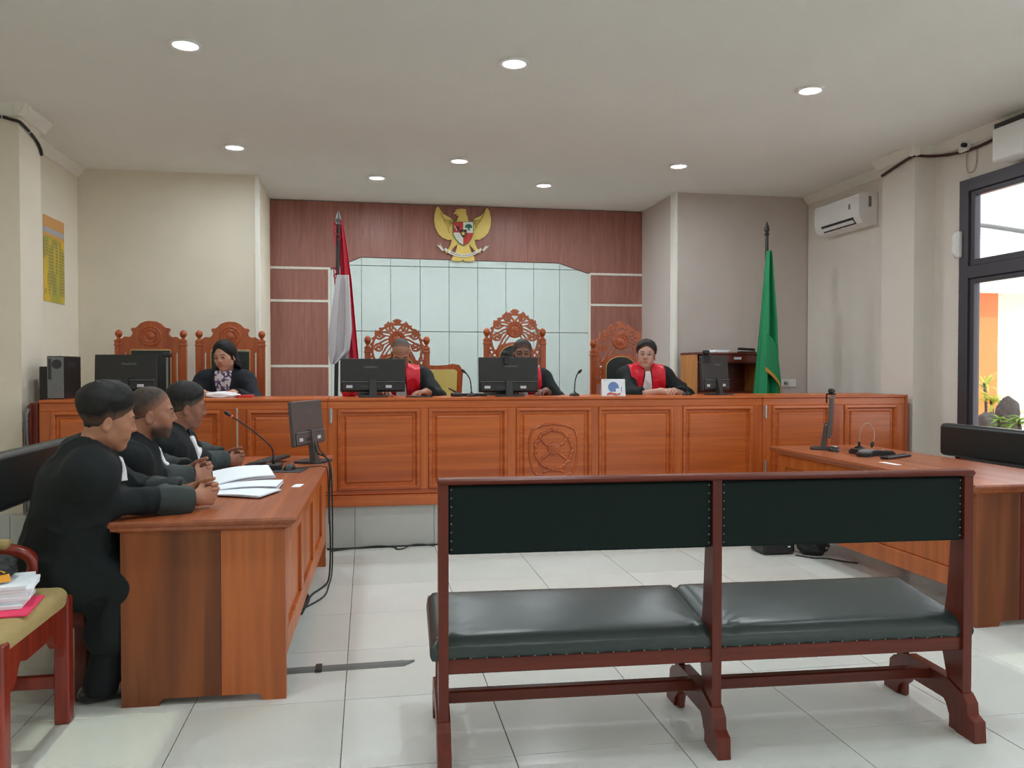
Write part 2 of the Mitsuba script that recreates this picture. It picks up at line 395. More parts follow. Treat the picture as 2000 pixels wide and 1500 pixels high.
struct('trim_4', join(crown((XR, YN), (XR, 6.29), (-1, 0)), crown((XR, 6.73), (XR, YB), (-1, 0)), crown((4.60, 6.22), (4.60, 6.80), (-1, 0)), crown((4.53, 6.29), (XR, 6.29), (0, -1))),
       'white_trim', 'white cornice along the right wall and pillar', 'cornice')
struct('baseboard_right', join(cbox(4.785, XR, 5.0, 6.28, 0.0, 0.09, 0.004)), 'riser_tile', 'grey tile skirting of the right wall', 'baseboard')

# ------------------------------------------------------------------ ceiling downlights
lens_mesh = lathe([(0.0, -0.004), (0.068, -0.004), (0.072, 0.0)], 28)
_v = np.vstack([[0, 0, 0], [[0.072 * math.cos(a), 0.072 * math.sin(a), 0] for a in np.linspace(0, 2 * np.pi, 28, endpoint=False)]])
disc_mesh = trimesh.Trimesh(_v, [(0, 1 + (i + 1) % 28, 1 + i) for i in range(28)], process=False)   # faces down
_a = np.linspace(0, 2 * np.pi, 40, endpoint=False)
ring_mesh = trimesh.creation.annulus(0.072, 0.092, 0.012, sections=40)
where = ['nearest row, above the seated lawyers', 'nearest row, at the middle of the ceiling', 'nearest row, towards the window', 'far row, above the two clerk chairs', 'far row, before the gold eagle',
         'far row, before the green flag', 'recess, left of the gold eagle', 'recess, right of the gold eagle'] + ['above the public bench, out of view'] * 6
lamp_names = []
for (x, y), w in zip(LAMPS, where):
    t = thing('ceiling_downlight', f'round recessed white downlight of the {w}' if 'out of view' not in w else 'round recessed white downlight above the public benches', 'ceiling light', 'round ceiling downlights')
    add(t, 'ring', move(ring_mesh, (x, y, ZC - 0.007)), 'plastic_white', smooth=30)
    key = numbered(f'{t}__lens')
    scene[key] = {**mikit.ply(move(disc_mesh, (x, y, ZC - 0.010)), 'plastic_white', smooth=False),
                  'emitter': {'type': 'area', 'radiance': {'type': 'rgb', 'value': [LAMP * c for c in LAMP_COLOR]}}}

# ------------------------------------------------------------------ window in the right wall
wn = thing('window_1', 'large dark framed window beside the right pillar looking onto a planted courtyard', 'window', None, 'structure')
fx0, fx1 = XR - 0.035, XR + 0.085
add(wn, 'frame', join(cbox(fx0, fx1, WY1 - 0.10, WY1, WZ0, WZ1), cbox(fx0, fx1, WY0, WY0 + 0.10, WZ0, WZ1), cbox(fx0, fx1, WY0 + 0.1, WY1 - 0.1, WZ1 - 0.10, WZ1), cbox(fx0, fx1, WY0 + 0.1, WY1 - 0.1, WZ0, WZ0 + 0.09)), 'aluminium_dark')
add(wn, 'transom', cbox(fx0, fx1, WY0 + 0.1, WY1 - 0.1, 2.085, 2.185), 'aluminium_dark')
for y in (4.62, 3.30, 1.98, 0.66):
    add(wn, 'mullion', cbox(fx0 + 0.01, fx1 - 0.01, y, y + 0.075, WZ0 + 0.09, WZ1 - 0.10), 'aluminium_dark')
sashes = [(-1.0, 0.66), (0.735, 1.98), (2.055, 3.30), (3.375, 4.62), (4.695, 5.86)]
for y0, y1 in sashes:
    for z0, z1 in ((WZ0 + 0.09, 2.085), (2.185, WZ1 - 0.10)):
        add(wn, 'sash', join(cbox(fx0 + 0.02, fx0 + 0.07, y0, y0 + 0.05, z0, z1), cbox(fx0 + 0.02, fx0 + 0.07, y1 - 0.05, y1, z0, z1), cbox(fx0 + 0.02, fx0 + 0.07, y0 + 0.05, y1 - 0.05, z0, z0 + 0.05), cbox(fx0 + 0.02, fx0 + 0.07, y0 + 0.05, y1 - 0.05, z1 - 0.04, z1)), 'aluminium_dark')
        xg = fx0 + 0.045
        key = numbered(f'{wn}__pane')
        scene[key] = mikit.ply(trimesh.Trimesh([(xg, y0 + 0.05, z0 + 0.05), (xg, y1 - 0.05, z0 + 0.05), (xg, y1 - 0.05, z1 - 0.04), (xg, y0 + 0.05, z1 - 0.04)], [(0, 1, 2), (0, 2, 3)], process=False), 'pane_glass')

for n_, (a, b) in enumerate(FW):
    w2 = thing(f'window_{n_ + 2}', ('narrow' if n_ == 0 else 'wider') + ' dark framed window in the wall opposite the judges bench', 'window', None, 'structure')
    y0_, y1_ = YN - 0.10, YN + 0.01
    add(w2, 'frame', join(cbox(a, a + 0.055, y0_, y1_, FZ0, FZ1), cbox(b - 0.055, b, y0_, y1_, FZ0, FZ1), cbox(a + 0.055, b - 0.055, y0_, y1_, FZ1 - 0.05, FZ1), cbox(a + 0.055, b - 0.055, y0_, y1_, FZ0, FZ0 + 0.05)), 'aluminium_dark')
    key = numbered(f'{w2}__pane')
    yg = YN - 0.045
    scene[key] = mikit.ply(trimesh.Trimesh([(a + 0.05, yg, FZ0 + 0.05), (b - 0.05, yg, FZ0 + 0.05), (b - 0.05, yg, FZ1 - 0.05), (a + 0.05, yg, FZ1 - 0.05)], [(0, 1, 2), (0, 2, 3)], process=False), 'pane_glass')

# ------------------------------------------------------------------ the courtyard outside the window
struct('ground', join(box(XR + 0.15, 20, -12, 20, -0.12, -0.02), box(-20, XR + 0.15, -12, YN - 0.15, -0.12, -0.02)), 'out_ground', 'pale paved courtyard ground outside the window', 'ground')
oz = 2.44
struct('wall_courtyard', box(8.90, 18, 10.42, 10.6, -0.02, oz), 'out_cream', 'cream courtyard wall seen through the window', 'wall')
struct('wall_courtyard_orange', box(7.6, 8.93, 10.36, 10.6, -0.02, oz), 'out_orange', 'orange painted pier of the courtyard seen through the window', 'wall')
struct('roof_courtyard', box(6.5, 18, 9.75, 10.7, oz, oz + 0.10), 'out_white', 'white roof edge above the courtyard wall', 'roof')
gut = single('roof_gutter', tube(spline([on_x(1880, 437, 9.6), on_x(1925, 441, 9.6), on_x(1960, 446, 9.6), on_x(2005, 453, 9.6), on_x(2080, 464, 9.6)], 20), 0.035, 8), 'rubber_grey',
             'thin grey overhead line crossing the upper window pane', 'cable')

def leaf_mesh(base, direction, L, w, droop, ncurve=5):
    d = np.asarray(direction, float); d /= np.linalg.norm(d)
    s = np.cross(d, (0, 0, 1)); s /= np.linalg.norm(s) + 1e-9
    v, f = [], []
    for i in range(ncurve + 1):
        t = i / ncurve
        c = np.asarray(base) + d * L * t + np.array([0, 0, -droop * L * t * t])
        ww = w * math.sin(math.pi * (0.08 + 0.90 * t)) ** 0.8
        v += [c - s * ww, c + np.array([0, 0, 0.15 * ww]), c + s * ww]
    for i in range(ncurve):
        a = 3 * i
        f += [(a, a + 1, a + 4), (a, a + 4, a + 3), (a + 1, a + 2, a + 5), (a + 1, a + 5, a + 4)]
    return trimesh.Trimesh(v, f, process=False)

def plant(name, label, at, n, L, w, m, spread, droop, h=0.0, seed=0):
    r = np.random.default_rng(seed)
    t = thing(name, label, 'plant', 'courtyard plants')
    at = np.asarray(at, float)
    add(t, 'stem', tube(spline([at, at + (0.02, 0.01, h * 0.6 + 0.05), at + (0.0, 0.02, h + 0.1)], 8), 0.018, 6), 'out_rock')
    for i in range(n):
        a = r.uniform(0, 2 * np.pi); e = r.uniform(0.15, 1.2) * spread
        d = (math.cos(a), math.sin(a), e)
        add(t, 'leaf', leaf_mesh(at + (0, 0, h + r.uniform(0.0, 0.1)), d, L * r.uniform(0.7, 1.15), w, droop * r.uniform(0.6, 1.3)), m, smooth=True)
    return t
def gp(px, py, x): return on_x(px, py, x)
def rock(label, c, r, seed):
    s = trimesh.creation.icosphere(subdivisions=4, radius=1.0); v = np.array(s.vertices)
    v = v * (0.75 + 0.5 * meshkit.fbm(v * 1.6 + seed, 4, seed)[:, None]) * np.asarray(r)
    s = trimesh.Trimesh(v + np.asarray(c), s.faces, process=False)
    single('garden_rock', s, 'out_rock', label, 'rock', 'dark courtyard rocks', smooth=40)
rock('dark garden rock standing highest in the courtyard bed', on_x(1968, 812, 7.05) + (0, 0, -0.05), (0.13, 0.12, 0.25), 3)
rock('low broad dark garden rock by the window frame', on_x(1930, 828, 6.80) + (0, 0, -0.07), (0.14, 0.12, 0.21), 8)
bed = struct('planter_bed', box(6.2, 8.0, 5.4, 10.0, -0.02, 0.42), 'out_rock', 'raised dark planting bed outside the window', 'planter')
pc = on_x(1938, 770, 7.2)
plant('courtyard_shrub', 'yellow leaved plant with strap leaves behind the dark rocks', (pc[0], pc[1], 0.42), 26, 0.42, 0.020, 'leaf_lime', 0.9, 0.5, max(0.1, pc[2] - 0.42 - 0.15), 4)
pc = on_x(1925, 748, 7.6)
plant('courtyard_shrub', 'tall thin lime shrub against the orange pier', (pc[0], pc[1], 0.42), 22, 0.40, 0.014, 'leaf_lime', 1.4, 0.5, max(0.1, pc[2] - 0.42 - 0.1), 5)
for px, s in ((1952, 11), (1992, 13), (2050, 15)):
    pc = on_x(px, 826, 6.5)
    plant('courtyard_fern', {1952: 'green fern nearest the dark rocks outside the window', 1992: 'green fern cut by the photo edge outside the window', 2050: 'green fern behind the black bench back outside the window'}[px],
          (pc[0], pc[1], 0.42), 22, 0.20, 0.020, 'leaf_green', 0.7, 0.5, max(0.05, pc[2] - 0.42 - 0.05), s)

# ------------------------------------------------------------------ panelling of the recess
PY = 9.45
wp = thing('wall_panelling', 'red-brown laminate wall panelling with pale mint octagonal field behind the judges', 'wall panelling', None, 'structure')
add(wp, 'backing', box(-1.06, 3.265, 9.475, 9.50, PLAT, ZC), 'mint_gap', smooth=False)
zt = [2.487, 2.12, 1.388]
oct_pts = [(-0.405, PLAT), (-0.405, 2.470), (-0.065, 2.622), (2.235, 2.606), (2.605, 2.488), (2.605, PLAT)]
octo = sg.Polygon(oct_pts)
top_band = [(-1.06, 0.40), (0.40, 1.86), (1.86, 3.265)]
lam = []
for x0, x1 in top_band:
    p = sg.box(x0 + 0.001, 2.50, x1 - 0.001, ZC - 0.01).difference(octo.buffer(0.004))
    add(wp, 'panel', efront(p, PY, 0.03), 'laminate', smooth=False)
for x0, x1 in ((-1.06, -0.425), (2.622, 3.265)):
    for z0, z1 in ((2.135, 2.472), (1.403, 2.105), (PLAT, 1.373)):
        add(wp, 'panel', cbox(x0, x1, PY, PY + 0.03, z0, z1, 0.002), 'laminate', smooth=False)
    for z in zt:
        add(wp, 'white_strip', cbox(x0, x1 + (0.02 if x0 < 0 else 0), PY - 0.004, PY + 0.03, z - 0.014, z + 0.014, 0.002), 'white_trim', smooth=False)
for x in (-0.415, 2.612):
    add(wp, 'white_strip', cbox(x - 0.016, x + 0.016, PY - 0.006, PY + 0.03, PLAT, 2.475 if x < 0 else 2.492, 0.002), 'white_trim', smooth=False)
mx = [-0.399, -0.06, 0.268, 0.602, 0.936, 1.27, 1.602, 1.934, 2.247, 2.597]
mz = [PLAT, 1.786, 2.531, 2.70]
for i in range(len(mx) - 1):
    for j in range(3):
        p = sg.box(mx[i] + 0.003, mz[j] + (0.004 if j else 0), mx[i + 1] - 0.003, mz[j + 1] - 0.004).intersection(octo.buffer(-0.004))
        if p.area > 1e-4:
            add(wp, 'mint_panel', efront(p, PY + 0.002, 0.02), 'mint_panel', smooth=False)
# ------------------------------------------------------------------ the judges' bench: a centre counter and two wings, hinged to one another
BF, ZB, ZT = 6.28, PLAT, 1.136
RINGS = [(0.0, 0.0), (0.004, 0.012), (0.022, 0.014), (0.030, 0.006), (0.036, -0.010), (0.052, -0.010), (0.062, 0.000), (0.068, 0.003)]
def bench_section(name, label, x0, x1, panels, depth=0.60):
    t = thing(name, label, 'counter', 'sections of the judges bench')
    add(t, 'worktop', cbox(x0, x1, BF - 0.008, BF + depth, ZT - 0.022, ZT, 0.005), 'wood_bench')
    add(t, 'top_rail', cbox(x0, x1, BF, BF + 0.03, 1.056, ZT - 0.022, 0.003), 'wood_bench')
    add(t, 'base_rail', join(cbox(x0, x1, BF - 0.018, BF + 0.03, ZB, ZB + 0.085, 0.004), cbox(x0, x1, BF - 0.010, BF + 0.03, ZB + 0.085, ZB + 0.105, 0.008), cbox(x0, x1, BF, BF + 0.03, ZB + 0.10, 0.438, 0.002)), 'wood_bench')
    edges = [x0] + [v for p in panels for v in p] + [x1]
    for i in range(0, len(edges), 2):
        if edges[i + 1] - edges[i] > 0.004:
            add(t, 'stile', cbox(edges[i], edges[i + 1], BF, BF + 0.03, 0.438, 1.056, 0.002), 'wood_bench_upright')
    for a, b in panels:
        add(t, 'raised_panel', ringpanel(a, b, 0.438, 1.056, BF, RINGS), 'wood_bench', smooth=False)
    add(t, 'back_board', cbox(x0, x1, BF + 0.03, BF + 0.05, ZB, ZT - 0.022, 0.002), 'wood_bench')
    return t
centre = bench_section('judges_bench', 'long centre counter of the orange wood judges bench with carved crest', -0.292, 3.212,
                       [(-0.222, 0.398), (0.462, 1.076), (1.146, 1.756), (1.812, 2.440), (2.518, 3.130)])
lw = bench_section('bench_wing', 'left wing of the orange wood judges bench before the clerk chairs', -2.291, -0.296, [(-2.215, -1.66), (-1.60, -1.06), (-0.876, -0.36)])
rw = bench_section('bench_wing', 'right wing of the orange wood judges bench beside the window pillar', 3.216, 4.52, [(3.297, 3.826), (3.952, 4.444)])
add(lw, 'end_board', join(cbox(-2.345, -2.295, BF - 0.02, BF + 0.6, ZB, ZT - 0.02), cbox(-2.345, -2.325, BF - 0.05, BF - 0.02, ZB, ZT - 0.03)), 'wood_mahogany_upright')
add(rw, 'end_board', cbox(4.52, 4.545, BF - 0.006, BF + 0.6, ZB, ZT), 'wood_bench_upright')
add(lw, 'edge_strip', cbox(-0.952, -0.938, BF - 0.006, BF + 0.002, 0.45, 1.07, 0.002), 'cable_pale', label='pale vertical edge strip')
for key, x in ((centre, -0.270), (rw, 3.240)):
    for z in (1.005, 0.545):
        add(key, 'hinge', join(cbox(x - 0.013, x + 0.013, BF - 0.006, BF + 0.002, z - 0.055, z + 0.055, 0.002), tube([(x, BF - 0.008, z - 0.055), (x, BF - 0.008, z + 0.055)], 0.006, 8)), 'steel', label='steel butt hinge')
# carved crest: a bulging shield outline, a wreath, and four crossed arms round a disc
cx, cz, fy = 1.446, 0.735, BF - 0.002
def arc_pts(pts, n=40): return [(cx + p[0], fy, cz + p[1]) for p in spline(np.c_[np.array(pts), np.zeros(len(pts))], n)]
sh = [[(-0.165, 0.150), (-0.09, 0.178), (0, 0.188), (0.09, 0.178), (0.165, 0.150)], [(0.165, 0.150), (0.192, 0.08), (0.195, -0.02), (0.18, -0.12), (0.150, -0.200)],
      [(0.150, -0.200), (0.08, -0.222), (0, -0.228), (-0.08, -0.222), (-0.150, -0.200)], [(-0.150, -0.200), (-0.18, -0.12), (-0.195, -0.02), (-0.192, 0.08), (-0.165, 0.150)]]
crest = add(centre, 'crest', join(*[tube(arc_pts(s), 0.011, 8) for s in sh]), 'wood_bench_upright', smooth=True, label='carved crest with wreath inside a shield outline')
ell_pts = [(cx + 0.145 * math.cos(a), fy, cz - 0.012 + 0.150 * math.sin(a)) for a in np.linspace(0, 2 * np.pi, 60, endpoint=False)]
beads = []
for i in range(22):
    a = 2 * np.pi * (i + 0.5) / 22
    if 4.5 < a < 4.92: continue
    s = trimesh.creation.icosphere(subdivisions=2, radius=1.0); s.apply_scale((0.030, 0.014, 0.014)); s = move(s, ry=-math.degrees(a) - 90 + (28 if i % 2 else -10))
    beads.append(move(s, (cx + 0.148 * math.cos(a), fy - 0.003, cz - 0.012 + 0.152 * math.sin(a))))
add(crest, 'wreath', join(tube(ell_pts, 0.012, 8, closed=True), *beads), 'wood_bench_upright', smooth=True)
arms = [move(lathe([(0.045, 0.0), (0.052, 0.008), (0.048, 0.016), (0.0, 0.018)], 24), (cx, fy + 0.004, cz - 0.005), rx=90)]
for a in (42, 138, 222, 318):
    c, s = math.cos(math.radians(a)), math.sin(math.radians(a))
    bend = 0.02 if s > 0 else 0.0
    arms.append(tube(spline([(cx + 0.045 * c, fy, cz - 0.005 + 0.045 * s), (cx + 0.09 * c, fy - 0.002, cz - 0.005 + 0.085 * s - bend), (cx + 0.155 * c, fy, cz - 0.005 + 0.14 * s)], 14), np.linspace(0.013, 0.010, 15)[:15], 8))
arms.append(tube(arc_pts([(-0.085, -0.19), (-0.04, -0.175), (0, -0.172), (0.04, -0.175), (0.085, -0.19)]), 0.012, 8))
add(crest, 'crossed_arms', join(*arms), 'wood_bench_upright', smooth=True)

# ------------------------------------------------------------------ a desk: local x along its width (0 = sitter's side), y along its length from the near end
def desk(name, label, W, L, H, place, panelled_right, top_mat='wood_desk', bays=((0.10, 0.66), (0.76, 1.32), (1.42, 1.98))):
    t = thing(name, label, 'desk')
    P = lambda m: place(m)
    prof = [(-0.05, 0.0), (-0.052, -0.010), (-0.044, -0.022), (-0.030, -0.030), (-0.028, -0.042), (-0.012, -0.048), (0.0, -0.055)]
    slabs = []
    for (o0, d0), (o1, d1) in zip(prof[:-1], prof[1:]):
        slabs.append(hull([(x, y, z) for o, z in ((o0, H + d0), (o1, H + d1)) for x in (o, W - o) for y in (o, L - o)]))
    add(t, 'top', P(join(*slabs)), top_mat, smooth=20)
    zt = H - 0.055
    xs_ = W if panelled_right else 0.0
    # near and far end boards, with a bracket foot cut
    def end(y0, y1, dark):
        p = sg.box(0, 0, W, zt).difference(so.unary_union([sg.box(0.17, -0.1, W - 0.12, 0.028), sg.Point(0.17, 0.0).buffer(0.028), sg.Point(W - 0.12, 0.0).buffer(0.028)]))
        if not dark: return [(efront(p, y0, y1 - y0), 'wood_desk_side')]
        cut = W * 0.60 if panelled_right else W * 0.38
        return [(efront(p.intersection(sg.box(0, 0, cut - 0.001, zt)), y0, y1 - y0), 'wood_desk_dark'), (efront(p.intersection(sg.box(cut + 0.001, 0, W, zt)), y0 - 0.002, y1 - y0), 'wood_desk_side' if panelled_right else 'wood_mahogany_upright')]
    for m, mm in end(0.0, 0.03, True): add(t, 'end_board', P(m), mm)
    for m, mm in end(L - 0.03, L, False): add(t, 'end_board', P(m), mm)
    # long side facing the room, with framed bays
    zb = 0.17
    xf = xs_ - 0.03 if panelled_right else xs_
    sgn = 1 if panelled_right else -1
    fx = (xf, xf + 0.03)
    def slab(y0, y1, z0, z1, inset=0.0, c=0.003): 
        a, b = (fx[0], fx[1] - inset) if panelled_right else (fx[0] + inset, fx[1])
        return cbox(a, b, y0, y1, z0, z1, c)
    ys_ = [0.03] + [v for b in bays for v in b] + [L - 0.03]
    add(t, 'side_frame', P(join(slab(0.03, L - 0.03, zt - 0.09, zt), slab(0.03, L - 0.03, zb, zb + 0.10), *[slab(ys_[i], ys_[i + 1], zb + 0.10, zt - 0.09) for i in range(0, len(ys_), 2)])), 'wood_desk_side')
    for a, b in bays:
        add(t, 'side_panel', P(slab(a, b, zb + 0.10, zt - 0.09, 0.016)), 'wood_desk_side')
    return t
def place_left(m): return move(m, (-0.973, 3.47, 0), rz=-1.2)
ldesk = desk('lawyers_desk', 'orange brown wooden desk at which the three men in black robes sit', 0.64, 2.30, 0.757, place_left, True)
def place_right(m): return move(m, (3.135, 3.77, 0), rz=0.4)
rdesk = desk('opposite_desk', 'empty orange brown wooden desk before the padded bench by the window', 0.70, 2.07, 0.757, place_right, False, bays=((0.10, 0.95), (1.05, 1.97)))

# ------------------------------------------------------------------ public bench in the foreground, seen from behind
RZB = -2.6
def bench(name, label, L, posts, place, cushions, wood='wood_mahogany', back_mat='back_cloth', nails=True, thick=0.045, front_legs=True, pad_round=False, seat_mat='seat_leather'):
    t = thing(name, label, 'bench')
    P = place
    add(t, 'top_rail', P(cbox(-0.004, L + 0.004, -0.012, 0.05, 0.965, 0.985, 0.006)), wood)
    pw = 0.034
    for x in posts:
        # back post: straight leg, widening at the seat, leaning back above it
        side = sg.Polygon([(0.0, 0.0), (0.075, 0.0), (0.078, 0.15), (0.125, 0.30), (0.125, 0.36), (0.095, 0.50), (0.055, 0.97), (0.0, 0.97), (0.0, 0.5)])
        m = extr(side, pw); v = np.array(m.vertices)
        m = trimesh.Trimesh(np.c_[v[:, 2] + x, v[:, 0], v[:, 1]], m.faces); m.fix_normals()
        add(t, 'post', P(m), 'wood_mahogany_upright', smooth=25)
        add(t, 'front_leg', P(cbox(x + 0.004, x + pw - 0.004, 0.365, 0.42, 0.0, 0.32, 0.005)), 'wood_mahogany_upright')
        foot = sg.Polygon([(-0.075, 0), (0.03, 0), (0.038, 0.03), (0.07, 0.055), (0.085, 0.085), (0.10, 0.10), (0.33, 0.10), (0.345, 0.085), (0.36, 0.06), (0.385, 0.04), (0.40, 0.0), (0.49, 0), (0.49, 0.07), (0.455, 0.085), (0.45, 0.13), (0.42, 0.155), (0.34, 0.185), (0.09, 0.185), (-0.005, 0.155), (-0.03, 0.13), (-0.035, 0.09), (-0.07, 0.075)])
        m = extr(foot, pw + 0.012); v = np.array(m.vertices)
        m = trimesh.Trimesh(np.c_[v[:, 2] + x - 0.006, v[:, 0], v[:, 1]], m.faces); m.fix_normals()
        add(t, 'foot_runner', P(m), 'wood_mahogany_upright', smooth=25)
    add(t, 'stretcher', P(cbox(posts[0] + pw, posts[-1], 0.185, 0.225, 0.140, 0.185, 0.005)), wood)
    for a, b in zip(posts[:-1], posts[1:]):
        add(t, 'seat_rail', P(cbox(a + pw - 0.004, b + 0.004, 0.012, 0.045, 0.312, 0.362, 0.004)), wood)
    add(t, 'front_rail', P(cbox(posts[0], posts[-1] + pw, 0.385, 0.42, 0.312, 0.385, 0.004)), wood)
    for x in (posts[0] + 0.006, posts[-1] + 0.012):
        add(t, 'side_rail', P(cbox(x, x + 0.034, 0.09, 0.39, 0.318, 0.385, 0.003)), wood)
    nail_pts = []
    for a, b in zip(posts[:-1], posts[1:]):
        x0, x1 = a + pw, b
        # back upholstery, slightly bulged, wrapped on the frame
        n1, n2 = 30, 10
        bz0, bz1 = 0.722, 0.962
        m = rbox(x0 - 0.004, x1 + 0.004, 0.012, 0.012 + thick, bz0, bz1, 0.014, 10)
        v = np.array(m.vertices); 
        add(t, 'back_pad', P(m), back_mat, smooth=40)
        for z in np.linspace(bz0 + 0.02, bz1 - 0.015, 8):
            nail_pts += [(x0 + 0.010, 0.011, z), (x1 - 0.010, 0.011, z)]
        # cushion
        c0 = a + pw / 2 + 0.001 if a != posts[0] else a - 0.022
        c1 = b + pw / 2 - 0.001 if b != posts[-1] else b + pw + 0.012
        m = cushion(c0 if a != posts[0] else c0, c1, 0.022, 0.475, 0.356, 0.428, x0, x1)
        add(t, 'cushion', P(m), seat_mat, smooth=50)
        for x in np.linspace(x0 + 0.02, x1 - 0.02, 17):
            nail_pts.append((x, 0.018, 0.364))
    if nails:
        hd = trimesh.creation.icosphere(subdivisions=1, radius=0.0036)
        add(t, 'nail_heads', P(join(*[move(hd, p) for p in nail_pts])), 'steel_dull', kind='stuff', label='small dull metal upholstery nail heads')
    return t
def cushion(c0, c1, y0, y1, z0, z1, n0, n1):
    """a seat cushion with a crowned top and puckered corners; between the posts n0..n1 at its back"""
    nx, ny, nz = 60, 24, 7
    def surf(u, v):   # top height
        e = np.minimum(np.minimum(u, 1 - u) * (c1 - c0), np.minimum(v, 1 - v) * (y1 - y0))
        h = z1 + 0.012 * (1 - np.exp(-e / 0.08)) - 0.020 * np.exp(-e / 0.012)
        p = np.stack([c0 + u * (c1 - c0), y0 + v * (y1 - y0), 0 * u], -1)
        h += 0.050 * v + 0.004 * (meshkit.fbm(p * np.array([5, 9, 1.0]), 3, 5) - 0.5)
        for cu, cv in ((0, 0), (1, 0)):
            r = np.hypot((u - cu) * (c1 - c0), (v - cv) * (y1 - y0))
            an = np.arctan2(np.abs(v - cv) * (y1 - y0), np.abs(u - cu) * (c1 - c0) + 1e-9)
            h += 0.005 * np.sin(an * 16) * np.exp(-((r - 0.07) / 0.06) ** 2)
        return h
    U, V = np.meshgrid(np.linspace(0, 1, nx), np.linspace(0, 1, ny), indexing='ij')
    top = np.stack([c0 + U * (c1 - c0), y0 + V * (y1 - y0), surf(U, V)], -1)
    # outline round the bottom
    v = [top.reshape(-1, 3)]; f = []
    q = (np.arange(nx - 1)[:, None] * ny + np.arange(ny - 1)[None]).ravel()
    f.append(np.c_[q, q + ny, q + ny + 1, q + 1])
    edge = np.array([i * ny for i in range(nx)] + [(nx - 1) * ny + j for j in range(1, ny)] + [i * ny + ny - 1 for i in range(nx - 2, -1, -1)] + [j for j in range(ny - 2, 0, -1)])
    prev = edge; base = nx * ny
    cen = np.array([(c0 + c1) / 2, (y0 + y1) / 2, 0])
    for k in range(1, nz + 1):
        t = k / nz
        p = v[0][edge].copy()
        d = p - cen; out = 0.008 * math.sin(math.pi * t)
        p[:, 2] = p[:, 2] * (1 - t) + z0 * t
        nrm = np.zeros_like(p); nrm[:, 0] = np.where(np.isclose(p[:, 0], c0), -1, np.where(np.isclose(p[:, 0], c1), 1, 0)); nrm[:, 1] = np.where(np.isclose(p[:, 1], y0), -1, np.where(np.isclose(p[:, 1], y1), 1, 0))
        p += nrm * (out + 0.002 * np.sin(p[:, :1] * 60) * t)
        v.append(p); cur = base + np.arange(len(edge)); base += len(edge)
        a, b = prev, cur
        f.append(np.c_[a, b, np.roll(b, -1), np.roll(a, -1)]); prev = cur
    v = np.vstack(v); f = np.vstack(f)
    m = trimesh.Trimesh(v, np.vstack([f[:, [0, 1, 2]], f[:, [0, 2, 3]]]), process=False)
    return m
def place_pub(m): return move(m, (0.236, 2.76, 0), rz=RZB)
bench('public_bench', 'long mahogany bench with dark cushions standing in the foreground', 1.972, [0.0, 0.969, 1.938], place_pub, None)

# lawyers' bench: padded black back along the left wall side, the men sit on it
def side_bench(name, label, xb, y0, y1, facing, ztop, zbot, seat_d, thick, mleather='black_leather'):
    t = thing(name, label, 'bench')
    s = facing
    xa, xc = sorted((xb, xb + s * thick))
    add(t, 'back_pad', rbox(xa, xc, y0, y1, zbot, ztop, 0.035, 12), mleather, smooth=50)
    xs0, xs1 = sorted((xb + s * 0.01, xb + s * seat_d))
    add(t, 'cushion', rbox(xs0, xs1, y0, y1, 0.385, 0.455, 0.025, 10), mleather, smooth=50)
    for y in (y0 + 0.05, (y0 + y1) / 2, y1 - 0.10):
        xp0, xp1 = sorted((xb - s * 0.045, xb))
        add(t, 'post', cbox(xp0, xp1, y, y + 0.05, 0, ztop - 0.03, 0.004), 'wood_mahogany_upright')
        xl = xb + s * (seat_d - 0.06)
        add(t, 'front_leg', cbox(min(xl, xl + s * 0.05), max(xl, xl + s * 0.05), y, y + 0.05, 0, 0.32, 0.004), 'wood_mahogany_upright')
    add(t, 'seat_frame', cbox(xs0 + 0.01, xs1 - 0.005, y0 + 0.01, y1 - 0.01, 0.315, 0.387, 0.004), 'wood_mahogany')
    return t
side_bench('lawyers_bench', 'black padded bench on which the three men in robes sit', -1.62, 3.52, 5.75, 1, 0.995, 0.735, 0.50, 0.075)
side_bench('opposite_bench', 'black padded bench by the window behind the empty desk', 4.31, 2.6, 5.46, -1, 0.955, 0.715, 0.46, 0.10)

